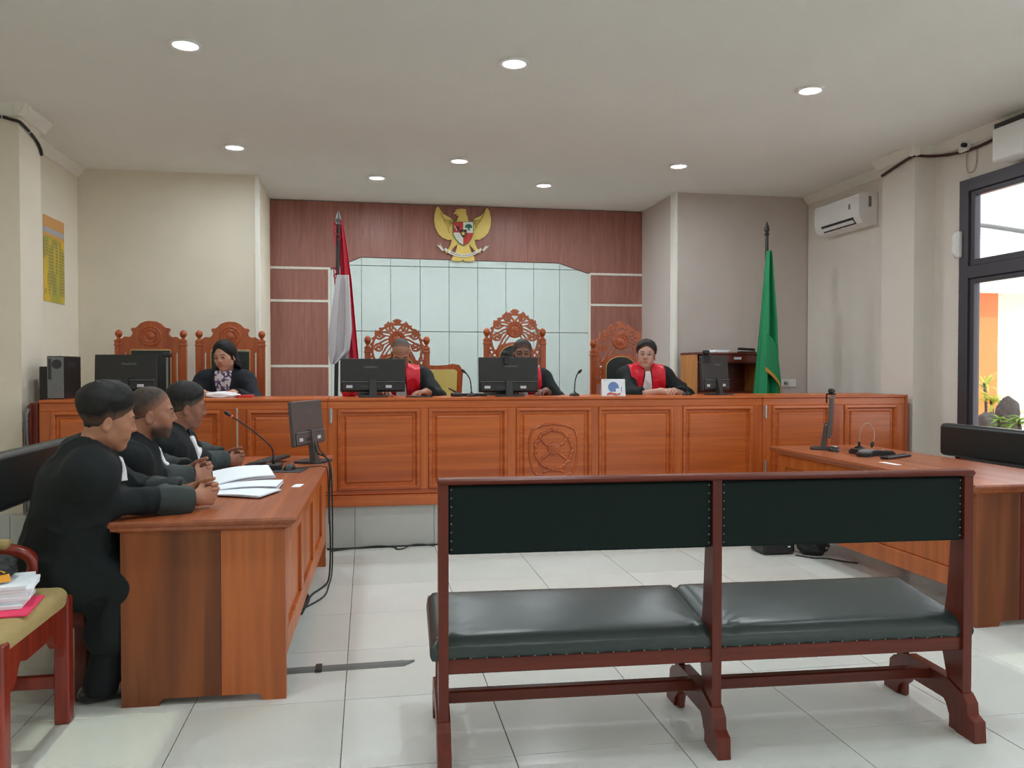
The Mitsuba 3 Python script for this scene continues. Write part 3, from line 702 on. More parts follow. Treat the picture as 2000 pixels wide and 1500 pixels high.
# ------------------------------------------------------------------ armchair of the lower left corner
def armchair():
    t = thing('armchair', 'red wooden armchair with beige seat carrying papers and a bag', 'chair')
    x0, x1, y0, y1 = -1.70, -1.125, 2.78, 3.40      # front is +x
    leg = lambda x, y, w=0.055, h=0.49: cbox(x, x + w, y, y + w, 0, h, 0.006)
    add(t, 'leg', leg(x1 - 0.055, y1 - 0.055), 'wood_red'); add(t, 'leg', leg(x1 - 0.055, y0), 'wood_red')
    add(t, 'leg', leg(x0, y1 - 0.055, h=0.45), 'wood_red'); add(t, 'leg', leg(x0, y0, h=0.45), 'wood_red')
    wave = [(y0 + 0.05, 0.475), (y0 + 0.05, 0.25)]
    for s in np.linspace(0, 1, 25):
        y = y0 + 0.05 + s * (y1 - y0 - 0.10)
        e = min(s, 1 - s)
        wave.append((y, 0.25 + 0.12 * min(1, e / 0.22) ** 0.8 + 0.018 * math.sin(min(1, e / 0.3) * 2 * math.pi * 1.5)))
    wave += [(y1 - 0.05, 0.25), (y1 - 0.05, 0.475)]
    m = extr(sg.Polygon(wave).buffer(0), 0.028); v = np.array(m.vertices)
    m = trimesh.Trimesh(np.c_[v[:, 2] + x1 - 0.045, v[:, 0], v[:, 1]], m.faces); m.fix_normals()
    add(t, 'apron', m, 'wood_red')
    for y in (y0 + 0.012, y1 - 0.042):
        add(t, 'side_rail', cbox(x0 + 0.03, x1 - 0.04, y, y + 0.03, 0.36, 0.475, 0.004), 'wood_red')
        add(t, 'stretcher', cbox(x0 + 0.03, x1 - 0.04, y + 0.002, y + 0.028, 0.135, 0.185, 0.004), 'wood_red')
    add(t, 'stretcher', cbox(-1.36, -1.325, y0 + 0.04, y1 - 0.04, 0.14, 0.18, 0.004), 'wood_red')
    add(t, 'seat', rbox(x0 + 0.01, x1 - 0.006, y0 + 0.008, y1 - 0.008, 0.44, 0.525, 0.038, 14), 'upholstery_beige', smooth=60)
    for y in (y0 + 0.03, y1 - 0.03):
        add(t, 'arm', tube(spline([(x0 + 0.02, y, 0.665), (x0 + 0.2, y, 0.675), (-1.34, y, 0.672), (-1.275, y, 0.652), (-1.252, y, 0.61), (-1.265, y, 0.56), (-1.275, y, 0.49)], 30), 0.024, 10), 'wood_red', smooth=True)
        add(t, 'arm_pad', rbox(x0 + 0.12, -1.33, y - 0.03, y + 0.03, 0.675, 0.712, 0.018, 10), 'upholstery_beige', smooth=60)
    add(t, 'backrest', rbox(x0 - 0.03, x0 + 0.05, y0 + 0.06, y1 - 0.06, 0.56, 0.86, 0.03, 10), 'upholstery_beige', smooth=60)
    for y in (y0 + 0.01, y1 - 0.06):
        add(t, 'back_post', bar((x0 + 0.02, y + 0.025, 0.44), (x0 - 0.05, y + 0.025, 0.88), 0.05, up=(0, 1, 0)), 'wood_red')
    return t
armchair()

# ------------------------------------------------------------------ carved chairs behind the bench (drawn in x, z; built at the back plane)
def spiral(c, r0, r1, a0, turns, n=26):
    a = np.linspace(a0, a0 + turns * 2 * np.pi, n)
    r = np.linspace(r0, r1, n)
    return [(c[0] + r[i] * math.cos(a[i]), c[1] + r[i] * math.sin(a[i])) for i in range(n)]
def leafshape(x, z, L, w, ang):
    e = sg.Point(0, 0).buffer(1, quad_segs=5); e = sa.scale(e, L / 2, w / 2); e = sa.rotate(e, ang, origin=(0, 0)); return sa.translate(e, x, z)
def finial_post(x, y, z0, z1, ztop):
    """square post with a turned ball finial"""
    h = ztop - z1
    m = [cbox(x - 0.028, x + 0.028, y - 0.025, y + 0.025, z0, z1, 0.004), cbox(x - 0.034, x + 0.034, y - 0.03, y + 0.03, z1 - 0.045, z1 - 0.03, 0.003), cbox(x - 0.032, x + 0.032, y - 0.029, y + 0.029, z1 - 0.008, z1 + 0.004, 0.003)]
    m.append(lathe([(0.024, 0), (0.026, 0.10 * h), (0.014, 0.2 * h), (0.013, 0.28 * h), (0.020, 0.34 * h), (0.030, 0.52 * h), (0.032, 0.66 * h), (0.027, 0.82 * h), (0.014, 0.95 * h), (0, h)], 16, (x, y, z1)))
    return join(*m)
def chair_base(t, x, yb, zs, m='wood_chair'):
    """seat, legs and arms shared by the carved chairs; the sitter faces -y"""
    z = PLAT
    add(t, 'seat', rbox(x - 0.26, x + 0.26, yb - 0.53, yb - 0.02, z + 0.40, z + 0.48, 0.03, 10), 'black_leather', smooth=50)
    add(t, 'seat_frame', cbox(x - 0.275, x + 0.275, yb - 0.52, yb - 0.01, z + 0.33, z + 0.41, 0.006), m)
    for sx in (-1, 1):
        add(t, 'leg', cbox(x + sx * 0.25 - 0.025, x + sx * 0.25 + 0.025, yb - 0.52, yb - 0.47, z, z + 0.34, 0.005), m)
        add(t, 'arm', tube(spline([(x + sx * 0.275, yb - 0.01, z + 0.68), (x + sx * 0.285, yb - 0.25, z + 0.69), (x + sx * 0.285, yb - 0.46, z + 0.67), (x + sx * 0.285, yb - 0.50, z + 0.64)], 20), 0.024, 10), m, smooth=True)
        add(t, 'arm_post', lathe([(0.022, 0), (0.03, 0.04), (0.018, 0.08), (0.026, 0.16), (0.018, 0.24), (0.022, 0.28)], 14, (x + sx * 0.285, yb - 0.47, z + 0.39)), m)

def pierced_chair(label, x, yb, ztop, zfin):
    t = thing('judge_chair', label, 'chair', 'carved judge chairs')
    zc = ztop - 0.242                      # centre of the arch
    R = 0.232
    zm = ztop - 0.155                      # medallion
    parts = []
    arch = [(R * math.cos(a), zc + R * math.sin(a)) for a in np.radians(np.linspace(-38, 218, 60))]
    parts.append(sg.LineString(arch).buffer(0.011))
    for a in np.radians(np.arange(-20, 201, 13.5)):
        parts.append(leafshape((R + 0.012) * math.cos(a), zc + (R + 0.012) * math.sin(a), 0.040, 0.020, math.degrees(a) + 90 + (35 if math.cos(a) > 0 else -35)))
    for d in (-50, -25, 0, 25, 50):        # crowning flower
        a = math.radians(90 + d)
        parts.append(leafshape(0.028 * math.cos(a), zc + R + 0.004 + 0.026 * math.sin(a), 0.050, 0.020, 90 + d))
    half = []
    for ang, dist, r0, turns, w in ((62, 0.165, 0.040, 1.35, 0.0085), (25, 0.178, 0.044, -1.4, 0.0085), (-14, 0.175, 0.044, 1.4, 0.0085), (-48, 0.185, 0.040, -1.3, 0.0085)):
        a = math.radians(ang)
        zc0 = zm - 0.035
        c = (dist * math.cos(a), zc0 + dist * math.sin(a))
        sp = spiral(c, r0, 0.009, a + math.pi * 0.2, turns)
        half.append(sg.LineString(sp).buffer(w))
        half.append(sg.Point(sp[-1]).buffer(0.012))
        b = math.radians(ang + 20)
        half.append(sg.LineString(spline([(0.075 * math.cos(b), zm + 0.075 * math.sin(b), 0), (0.12 * math.cos(b), zm - 0.02 + 0.12 * math.sin(b), 0), (sp[0][0], sp[0][1], 0)], 10)[:, :2]).buffer(0.008))
        half.append(leafshape(c[0] * 1.22, zc0 + (c[1] - zc0) * 1.22, 0.07, 0.02, ang + 60))
        half.append(leafshape(c[0] * 0.80, zc0 + (c[1] - zc0) * 0.80, 0.055, 0.018, ang - 50))
        half.append(sg.LineString([(0.07 * math.cos(a), zm + 0.07 * math.sin(a)), (c[0] * 1.25, zc0 + (c[1] - zc0) * 1.25)]).buffer(0.006))
    # lower corner scrolls running down to the posts
    half.append(sg.LineString(spline([(0.17, zc - 0.11, 0), (0.215, zc - 0.15, 0), (0.235, zc - 0.20, 0), (0.222, zc - 0.26, 0)], 14)[:, :2]).buffer(0.010))
    half.append(sg.LineString(spiral((0.205, zc - 0.205), 0.034, 0.008, 0.6, 1.3)).buffer(0.008))
    half.append(leafshape(0.245, zc - 0.13, 0.06, 0.022, 70)); half.append(leafshape(0.185, zc - 0.255, 0.06, 0.022, 110))
    half.append(sg.LineString([(0.18, zc - 0.24), (0.262, zc - 0.24)]).buffer(0.008))
    half.append(sg.LineString([(0.20, zc - 0.12), (0.262, zc - 0.10)]).buffer(0.007))
    H = so.unary_union(half)
    carving = so.unary_union(parts + [H, sa.scale(H, -1, 1, origin=(0, 0)), sg.Point(0, zm).buffer(0.080)])
    # frame of the leather, arch-topped
    lw_, lt = 0.150, ztop - 0.305
    leather = so.unary_union([sg.box(-lw_, PLAT + 0.50, lw_, lt - 0.11), sa.scale(sg.Point(0, lt - 0.11).buffer(1, quad_segs=16), lw_, 0.11)])
    frame = so.unary_union([sg.box(-0.185, PLAT + 0.44, 0.185, lt - 0.115), sa.scale(sg.Point(0, lt - 0.115).buffer(1, quad_segs=16), 0.185, 0.145), sg.box(-0.26, zc - 0.33, 0.26, zc - 0.275), sg.box(-0.26, PLAT + 0.44, 0.26, PLAT + 0.52)]).difference(leather.buffer(0.004))
    carving = carving.difference(leather.buffer(0.012))
    shift = lambda g: sa.translate(g, x, 0)
    add(t, 'pierced_carving', efront(shift(carving.simplify(0.0008)), yb - 0.012, 0.028), 'wood_chair', smooth=False, label='pierced scroll carving with a round medallion')
    med = [(0.081, 0), (0.080, 0.010), (0.070, 0.014), (0.066, 0.009), (0.050, 0.009), (0.046, 0.014), (0.040, 0.010), (0.020, 0.014), (0.0, 0.016)]
    add(t, 'medallion', move(lathe(med, 32), (x, yb - 0.010, zm), rx=90), 'wood_chair')
    add(t, 'back_frame', efront(shift(frame), yb - 0.02, 0.04), 'wood_chair')
    add(t, 'leather_back', efront(shift(leather.buffer(-0.002)), yb - 0.025, 0.03), 'black_leather')
    add(t, 'piping', tube([(p[0] + x, yb - 0.026, p[1]) for p in list(leather.exterior.coords)[:-1]], 0.0055, 6, closed=True), 'piping_gold', smooth=True)
    for sx in (-1, 1):
        add(t, 'post', finial_post(x + sx * 0.274, yb, PLAT, zfin - 0.115, zfin), 'wood_chair')
    chair_base(t, x, yb, 0)
    return t
YC = 7.75
pierced_chair('pierced carved wooden chair behind the bald judge', 0.279, YC, 1.785, 1.668)
pierced_chair('tallest pierced carved wooden chair, in the middle behind its monitor', 1.400, YC, 1.890, 1.752)
pierced_chair('pierced carved wooden chair beside the woman judge in glasses', 2.455, YC, 1.782, 1.645)

def solid_chair(label, x, yb):
    t = thing('clerk_chair', label, 'chair', 'solid carved clerk chairs')
    zs = 1.785
    half = [(0.0, 1.785), (0.045, 1.780), (0.085, 1.762), (0.110, 1.735), (0.128, 1.722), (0.150, 1.722), (0.166, 1.712), (0.158, 1.695), (0.150, 1.680), (0.158, 1.655), (0.180, 1.640), (0.215, 1.645), (0.235, 1.632), (0.26, 1.615), (0.26, PLAT + 0.44)]
    poly = sg.Polygon([(a, b) for a, b in half] + [(-a, b) for a, b in half[::-1]]).buffer(0)
    leather = sg.box(-0.165, PLAT + 0.55, 0.165, 1.522)
    slots = so.unary_union([rrect(s - 0.008, s + 0.008, PLAT + 0.56, 1.505, 0.007) for s in (-0.218, 0.218)])
    add(t, 'backrest', efront(sa.translate(poly.difference(leather.buffer(0.003)).difference(slots), x, 0), yb - 0.02, 0.04), 'wood_chair')
    add(t, 'leather_back', rbox(x - 0.163, x + 0.163, yb - 0.035, yb + 0.01, PLAT + 0.552, 1.520, 0.012, 10), 'black_leather', smooth=50)
    add(t, 'piping', tube([(x + a, yb - 0.022, b) for a, b in list(rrect(-0.168, 0.168, PLAT + 0.545, 1.527, 0.012).exterior.coords)[:-1]], 0.0055, 6, closed=True), 'piping_gold', smooth=True)
    med = [(0.092, 0), (0.090, 0.008), (0.082, 0.010), (0.078, 0.004), (0.062, 0.004), (0.056, 0.009), (0.050, 0.004), (0.034, 0.004), (0.026, 0.009), (0.0, 0.010)]
    roundel = add(t, 'roundel', move(lathe(med, 36), (x, yb - 0.019, 1.650), rx=90), 'wood_chair')
    curls = [tube([(x + p[0], yb - 0.024, p[1]) for p in spiral((s * 0.045, 1.650 + dz), 0.024, 0.006, 0.5, 1.1 * s, 18)], 0.004, 6) for s in (-1, 1) for dz in (-0.025, 0.03)]
    add(t, 'carved_curls', join(*curls), 'wood_chair', smooth=True)
    for sx in (-1, 1):
        add(t, 'post', finial_post(x + sx * 0.272, yb, PLAT, 1.608, 1.706), 'wood_chair')
    chair_base(t, x, yb, 0)
    return t
solid_chair('solid carved wooden chair, empty, behind the wide left monitor', -1.897, YC)
solid_chair('solid carved wooden chair in which the woman clerk sits', -1.218, YC)

# yellow upholstered chair between two judges
t = thing('upholstered_chair', 'wooden chair with yellow upholstered back between two judges', 'chair')
xo, yo = 0.700, 8.40
out = [(-0.27, PLAT + 0.42), (-0.25, 1.0), (-0.262, 1.22), (-0.268, 1.335), (-0.235, 1.392), (-0.17, 1.405), (-0.10, 1.392), (0, 1.386)]
ring = sg.Polygon([(a, b) for a, b in out] + [(-a, b) for a, b in out[::-1]]).buffer(0.004)
inn = sg.Polygon([(a * 0.80, min(b, 1.352 - 0.5 * (1.405 - b) * 0.3)) for a, b in out] + [(-a * 0.80, min(b, 1.352 - 0.5 * (1.405 - b) * 0.3)) for a, b in out[::-1]]).buffer(-0.01).buffer(0.01)
inn = inn.intersection(sg.box(-1, PLAT + 0.55, 1, 3))
add(t, 'back_frame', efront(sa.translate(ring.difference(inn), xo, 0), yo - 0.02, 0.045), 'wood_chair')
add(t, 'back_pad', efront(sa.translate(inn.buffer(-0.002), xo, 0), yo - 0.032, 0.045), 'upholstery_yellow')
add(t, 'seat', rbox(xo - 0.25, xo + 0.25, yo - 0.50, yo - 0.03, PLAT + 0.40, PLAT + 0.49, 0.03, 10), 'upholstery_yellow', smooth=50)
for sx in (-1, 1):
    for yy in (yo - 0.47, yo - 0.01):
        add(t, 'leg', cbox(xo + sx * 0.22 - 0.022, xo + sx * 0.22 + 0.022, yy - 0.02, yy + 0.02, PLAT, PLAT + 0.42, 0.004), 'wood_chair')

# cabinet at the right of the bench
t = thing('cabinet', 'low light brown wooden shelf cabinet behind the right wing monitor', 'cabinet')
x0, x1, y0, y1, zt = 3.285, 4.03, 7.85, 8.25, 1.525
add(t, 'side_panel', cbox(x0, x0 + 0.022, y0, y1, PLAT, zt - 0.02, 0.002), 'wood_cabinet'); add(t, 'side_panel', cbox(x1 - 0.022, x1, y0, y1, PLAT, zt - 0.02, 0.002), 'wood_cabinet')
add(t, 'top', cbox(x0 - 0.005, x1 + 0.005, y0 - 0.008, y1, zt - 0.022, zt, 0.003), 'wood_mahogany')
add(t, 'back_panel', cbox(x0 + 0.02, x1 - 0.02, y1 - 0.012, y1, PLAT, zt - 0.02, 0.002), 'wood_mahogany')
for z in (1.10, 1.415, 0.75, 0.40):
    add(t, 'shelf', cbox(x0 + 0.022, x1 - 0.022, y0 + 0.01, y1 - 0.012, z, z + 0.02, 0.002), 'wood_mahogany')
add(t, 'drawer_front', cbox(x0 + 0.10, x1 - 0.024, y0 - 0.002, y0 + 0.016, 1.425, zt - 0.024, 0.002), 'wood_mahogany')
add(t, 'label_plate', cbox(3.70, 3.78, y0 - 0.006, y0, 1.452, 1.478, 0.001), 'paper_shade')
# ------------------------------------------------------------------ monitors (drawn with the back towards -y, on a stand)
def wordmark(text, h, x, z, y, m_place):
    tmh = meshkit.text_mesh(text, h, 0.0012)
    w = tmh.bounds[1][0] - tmh.bounds[0][0]
    tmh.apply_translation((x - w / 2, z, 0))
    return m_place(front(tmh, y))
def monitor(name, label, w, h, zc, at, rz, zbase, group='computer monitors', body='plastic_black', chin=0.30, text='ViewSonic', tilt=-4.0, tx=0.0):
    t = thing(name, label, 'monitor', group)
    P = lambda m: move(m, (at[0], at[1], 0), rz=rz)
    PT = lambda m: P(move(m, rx=tilt, pivot=(0, 0, zc)))
    z0, z1 = zc - h / 2, zc + h / 2
    zl = z0 + chin * h
    add(t, 'housing', PT(rbox(-w / 2, w / 2, 0.0, 0.030, z0, z1, 0.008, 10)), body, smooth=40)
    add(t, 'back_cover', PT(join(cbox(-w / 2 + 0.012, w / 2 - 0.012, -0.014, 0.004, z0 + 0.006, zl, 0.010))), body)
    add(t, 'ridge', PT(cbox(-w / 2 + 0.012, w / 2 - 0.012, -0.0165, -0.008, zl - 0.003, zl + 0.002, 0.001)), 'plastic_grey')
    add(t, 'screen', PT(cbox(-w / 2 + 0.012, w / 2 - 0.012, 0.029, 0.0315, z0 + 0.02, z1 - 0.012, 0.0005)), 'screen_dark')
    for sx in (-0.36, 0.24):
        add(t, 'sticker', PT(cbox(sx * w - 0.024, sx * w + 0.024, -0.0155, -0.013, z0 + 0.030, z0 + 0.052, 0.0004)), 'paper_shade')
    add(t, 'port_block', PT(cbox(-0.20 * w, 0.12 * w, -0.0165, -0.012, z0 + 0.028, z0 + 0.050, 0.002)), 'plastic_dark')
    key = add(t, 'lettering', PT(wordmark(text, 0.016, tx, zl + 0.60 * (z1 - zl), -0.0015, lambda m: m)), 'plastic_grey', smooth=False)
    add(t, 'stand', P(hull([(x, y, z) for x, y, z in ((-0.025, 0.0, z0 + 0.10), (0.025, 0.0, z0 + 0.10), (-0.025, -0.03, z0 + 0.10), (0.025, -0.03, z0 + 0.10), (-0.03, -0.02, zbase + 0.008), (0.03, -0.02, zbase + 0.008), (-0.03, -0.06, zbase + 0.008), (0.03, -0.06, zbase + 0.008))])), body)
    add(t, 'base', P(extr(rrect(-0.11, 0.11, -0.13, 0.07, 0.05), 0.012).apply_translation((0, 0, zbase))), 'plastic_dark')
    return t
monitor('monitor', 'wide black monitor back before the empty clerk chair', 0.44, 0.275, 1.328, (-1.775, 6.52), 0.0, ZT, tx=0.02)
monitor('monitor', 'black monitor back before the bald judge', 0.505, 0.262, 1.308, (0.045, 6.52), 0.0, ZT, tx=-0.02)
monitor('monitor', 'black monitor back hiding the judge in the middle', 0.487, 0.285, 1.310, (1.128, 6.52), -1.0, ZT, tx=0.02)
monitor('monitor', 'dark grey monitor turned aside before the shelf cabinet', 0.435, 0.295, 1.322, (2.955, 6.62), 36.0, ZT, body='plastic_dark', tx=0.04)
monitor('monitor', 'dark monitor on the lawyers desk, turned to the seated men', 0.425, 0.285, 1.012, (-0.372, 5.42), 68.0, 0.757, body='plastic_brown_grey', tilt=-5)
monitor('monitor', 'thin monitor seen edge-on on the empty desk', 0.42, 0.30, 1.005, (3.40, 5.60), 237.0, 0.757, body='plastic_brown_grey', tilt=-3)
mc = monitor  # (the desk monitors have cables below)

def webcam(label, at, rz=0, clip=True, pole=0.0):
    t = thing('webcam', label, 'webcam', 'small black webcams')
    P = lambda m: move(m, at, rz=rz)
    add(t, 'body', P(rbox(-0.034, 0.034, -0.018, 0.022, 0.012, 0.046, 0.012, 10)), 'plastic_black', smooth=40)
    add(t, 'lens', P(move(lathe([(0.012, 0), (0.012, 0.006), (0.008, 0.008), (0, 0.006)], 16), (0, 0.022, 0.029), rx=-90)), 'screen_dark')
    if clip: add(t, 'clip', P(join(cbox(-0.016, 0.016, -0.030, 0.036, 0.0, 0.012, 0.003), cbox(-0.016, 0.016, -0.034, -0.024, -0.062, 0.010, 0.003))), 'plastic_black')
    if pole:
        add(t, 'pole', P(tube([(0, 0, -pole + 0.01), (0, 0, 0.014)], 0.008, 8)), 'steel_dull')
        add(t, 'base', P(lathe([(0.045, 0), (0.045, 0.006), (0.012, 0.014), (0.0, 0.014)], 20, (0, 0, -pole))), 'plastic_black')
    return t
webcam('black webcam clipped on the middle judge\'s monitor', (1.105, 6.53, 1.456))
webcam('black webcam hung on the dark grey monitor by the shelf cabinet', (2.835, 6.545, 1.470), 36.0)
webcam('black webcam on a thin pole beside the clerk\'s monitor', (-1.485, 6.52, 1.435), 0, False, 1.435 - ZT)
webcam('black webcam on top of the edge-on monitor', (3.42, 5.61, 1.163), 237.0)

# ------------------------------------------------------------------ microphones
def microphone(label, base, path, r=0.0045, block=None, m='plastic_black', ring=False, rz=0):
    t = thing('microphone', label, 'microphone', 'gooseneck microphones')
    b = np.asarray(base, float)
    if block: add(t, 'base', move(rbox(-block[0] / 2, block[0] / 2, -block[1] / 2, block[1] / 2, 0, block[2], 0.008, 8), b, rz=rz), 'plastic_black', smooth=40)
    else: add(t, 'base', lathe([(0.040, 0), (0.042, 0.006), (0.032, 0.020), (0.010, 0.030), (0, 0.03)], 20, b), 'plastic_black')
    p = spline(path, 40)
    add(t, 'gooseneck', tube(p, r, 8), m, smooth=True)
    add(t, 'lower_stem', tube(spline(path[:2], 4)[:3] if False else np.linspace(p[0], p[4], 4), 0.009, 8), 'plastic_black', smooth=True)
    d = p[-1] - p[-3]; d /= np.linalg.norm(d)
    add(t, 'head', tube([p[-1] - d * 0.004, p[-1] + d * 0.006, p[-1] + d * 0.03, p[-1] + d * 0.040], [0.007, 0.010, 0.011, 0.005], 10), 'plastic_black', smooth=True)
    if ring: add(t, 'light_ring', tube([p[-1] - d * 0.014, p[-1] - d * 0.002], 0.0095, 12), 'mic_red', smooth=True, label='red light ring')
    return t
microphone('thin gooseneck microphone left of the middle monitor', (0.825, 6.52, ZT), [(0.825, 6.52, ZT + 0.02), (0.823, 6.52, 1.20), (0.812, 6.51, 1.27), (0.785, 6.50, 1.315), (0.768, 6.49, 1.330)])
microphone('upright gooseneck microphone between the middle monitor and the white card', (1.672, 6.50, ZT), [(1.672, 6.50, ZT + 0.02), (1.673, 6.50, 1.20), (1.678, 6.50, 1.26), (1.690, 6.49, 1.310), (1.700, 6.48, 1.325)])
microphone('bent gooseneck microphone right of the woman judge', (2.655, 6.52, ZT), [(2.655, 6.52, ZT + 0.02), (2.655, 6.52, 1.185), (2.640, 6.515, 1.232), (2.590, 6.51, 1.250), (2.545, 6.50, 1.280), (2.525, 6.49, 1.302)])
q = lambda px, py, z=0.757: on_z(px, py, z)
hb = (-0.555, 5.06, 0.757)
microphone('long gooseneck microphone with red ring on the lawyers desk', hb, [(-0.555, 5.06, 0.79), (-0.556, 5.05, 0.86), (-0.575, 5.04, 0.905), (-0.68, 5.02, 1.005), (-0.79, 5.0, 1.085)], 0.0050, (0.10, 0.13, 0.035), 'cable_red', True)
microphone('tall thin microphone on the empty desk', (3.60, 5.52, 0.757), [(3.60, 5.52, 0.775), (3.60, 5.52, 0.84), (3.612, 5.515, 0.92), (3.655, 5.50, 0.955), (3.69, 5.49, 0.915), (3.70, 5.485, 0.86), (3.685, 5.48, 0.815)], 0.0035, None, 'cable_pale')

# ------------------------------------------------------------------ things on the bench
t = thing('computer_tower', 'grey backed black computer tower on the left end of the bench', 'computer')
cx0, cx1, cy0, cy1, cz0, cz1 = -2.300, -2.185, 6.46, 6.82, ZT, 1.452
add(t, 'case', cbox(cx0, cx1, cy0, cy1, cz0, cz1, 0.004), 'plastic_black')
add(t, 'rear_plate', cbox(cx0 + 0.004, cx1 - 0.002, cy0 - 0.004, cy0 + 0.002, cz0 + 0.006, cz1 - 0.006, 0.001), 'steel_dull', label='grey metal rear plate')
add(t, 'fan_grille', move(join(lathe([(0.034, 0), (0.034, 0.003), (0, 0.003)], 24), *[trimesh.creation.annulus(r, r + 0.003, 0.006, sections=24) for r in (0.012, 0.021, 0.030)]), (-2.232, cy0 - 0.003, 1.392), rx=90), 'plastic_dark')
add(t, 'port_panel', cbox(-2.290, -2.268, cy0 - 0.007, cy0, 1.28, 1.43, 0.002), 'plastic_dark')
for i in range(4):
    z = 1.180 + 0.018 * i
    add(t, 'slot', cbox(-2.262, -2.195, cy0 - 0.006, cy0 - 0.002, z, z + 0.007, 0.001), 'plastic_grey')
add(t, 'vent', join(*[cbox(cx1 - 0.001, cx1 + 0.002, 6.56 + 0.03 * i, 6.57 + 0.03 * i, 1.37, 1.41, 0.0005) for i in range(5)]), 'plastic_dark')
t = thing('network_box', 'small upright black box beside the computer tower', 'device')
add(t, 'case', cbox(-2.385, -2.318, 6.55, 6.74, ZT - 0.02, 1.375, 0.005), 'plastic_black')
add(t, 'front_strip', join(*[cbox(-2.326, -2.318, 6.545, 6.552, 1.16 + 0.045 * i, 1.19 + 0.045 * i, 0.001) for i in range(5)]), 'plastic_grey')
single('power_cable', join(tube(spline([(-2.36, 6.56, 1.12), (-2.365, 6.24, 1.08), (-2.362, 6.22, 0.9), (-2.368, 6.225, 0.6), (-2.362, 6.22, 0.33)], 30), 0.006, 8), tube(spline([(-2.34, 6.56, 1.12), (-2.338, 6.215, 1.06), (-2.340, 6.21, 0.8), (-2.336, 6.21, 0.33)], 30), 0.008, 8)), 'rubber_grey',
       'grey cables hanging down the left end of the bench', 'cable', smooth=True)
t = thing('desk_calendar', 'white tent card with a blue disc before the woman judge', 'card')
P = lambda m: move(m, (1.988, 6.44, ZT), rz=-6)
lean = lambda m: P(move(m, rx=-12))
add(t, 'front_sheet', lean(cbox(-0.098, 0.098, 0, 0.002, 0.0, 0.142, 0.0005)), 'paper')
add(t, 'back_sheet', P(move(cbox(-0.098, 0.098, -0.002, 0, 0.0, 0.142, 0.0005), (0, 0.060, 0), rx=12)), 'paper')
disc = sg.Point(0.0, 0.072).buffer(0.045)
add(t, 'printed_disc', lean(efront(disc.difference(sg.box(-0.1, 0, 0.1, 0.035)).difference(sg.box(0.018, 0, 0.1, 0.062)), -0.0008, 0.001)), 'card_blue', smooth=False)
add(t, 'printed_shape', lean(efront(so.unary_union([leafshape(-0.035, 0.018, 0.05, 0.022, 20), leafshape(0.005, 0.014, 0.06, 0.022, -10), leafshape(0.045, 0.016, 0.03, 0.016, 30)]), -0.0008, 0.001)), 'card_red', smooth=False)
add(t, 'printed_text', lean(join(efront(sg.box(0.062, 0.035, 0.068, 0.075), -0.0008, 0.001), move(front(meshkit.text_mesh('2023', 0.010, 0.001), -0.0008), (-0.085, 0, 0.125)))), 'card_blue', smooth=False)
# paper in front of the clerk
def crumple(c, r, seed, flat):
    s = trimesh.creation.icosphere(subdivisions=4, radius=1.0); v = np.array(s.vertices)
    v = v * (0.8 + 0.4 * meshkit.fbm(v * 2.2 + seed, 3, seed)[:, None]) * np.asarray(r); v[:, 2] = np.maximum(v[:, 2], -flat)
    return trimesh.Trimesh(v + np.asarray(c), s.faces, process=False)
single('paper_bundle', crumple((-1.10, 6.62, ZT + 0.018), (0.125, 0.08, 0.030), 4, 0.018), 'cloth_white', 'crumpled white bundle lying before the woman clerk', 'papers', smooth=60)
single('notebook', cbox(-0.985, -0.88, 6.56, 6.72, ZT, ZT + 0.018, 0.002), 'red_card', 'flat red notebook at the woman clerk\'s left hand', 'notebook')
t = thing('adapter', 'black adapter with coiled lead left of the middle monitor', 'adapter')
add(t, 'body', rbox(0.66, 0.75, 6.50, 6.56, ZT, ZT + 0.03, 0.01, 8), 'plastic_black', smooth=40)
add(t, 'lead', tube(spline([(0.70 + 0.045 * math.cos(a), 6.62 + 0.03 * math.sin(a), ZT + 0.012 + 0.05 * (0.5 - 0.5 * math.cos(a))) for a in np.linspace(0, 5 * np.pi, 22)], 60), 0.006, 8), 'cable_black', smooth=True)
single('tablet', move(cbox(-0.10, 0.10, -0.05, 0.05, 0, 0.010, 0.003), (0.40, 6.42, ZT), rz=5), 'plastic_black', 'flat black device lying at the bald judge\'s hand', 'device')
single('folder', move(cbox(-0.11, 0.11, -0.08, 0.08, 0, 0.020, 0.002), (0.855, 6.66, ZT), rz=-4), 'plastic_black', 'flat black folder beside the middle judge\'s microphone', 'folder')
single('red_cloth', crumple((-0.145, 6.72, ZT + 0.030), (0.055, 0.05, 0.045), 9, 0.030), 'robe_red', 'small red bundle under the bald judge\'s monitor', 'cloth', smooth=60)

# ------------------------------------------------------------------ things on the cabinet
single('paper_stack', join(cbox(3.50, 3.66, 7.90, 8.12, 1.525, 1.540, 0.001), move(cbox(3.50, 3.66, 7.90, 8.12, 1.5402, 1.553, 0.001), (0.02, 0, 0))), 'paper', 'small stack of white papers on the shelf cabinet', 'papers')
t = thing('stapler', 'black stapler lying on the shelf cabinet', 'stapler')
add(t, 'base', rbox(3.80, 3.99, 7.94, 7.99, 1.525, 1.540, 0.006, 8), 'plastic_black', smooth=40)
add(t, 'arm', move(rbox(3.80, 3.985, 7.945, 7.985, 1.545, 1.570, 0.010, 8), ry=3, pivot=(3.98, 7.96, 1.55)), 'plastic_black', smooth=40)

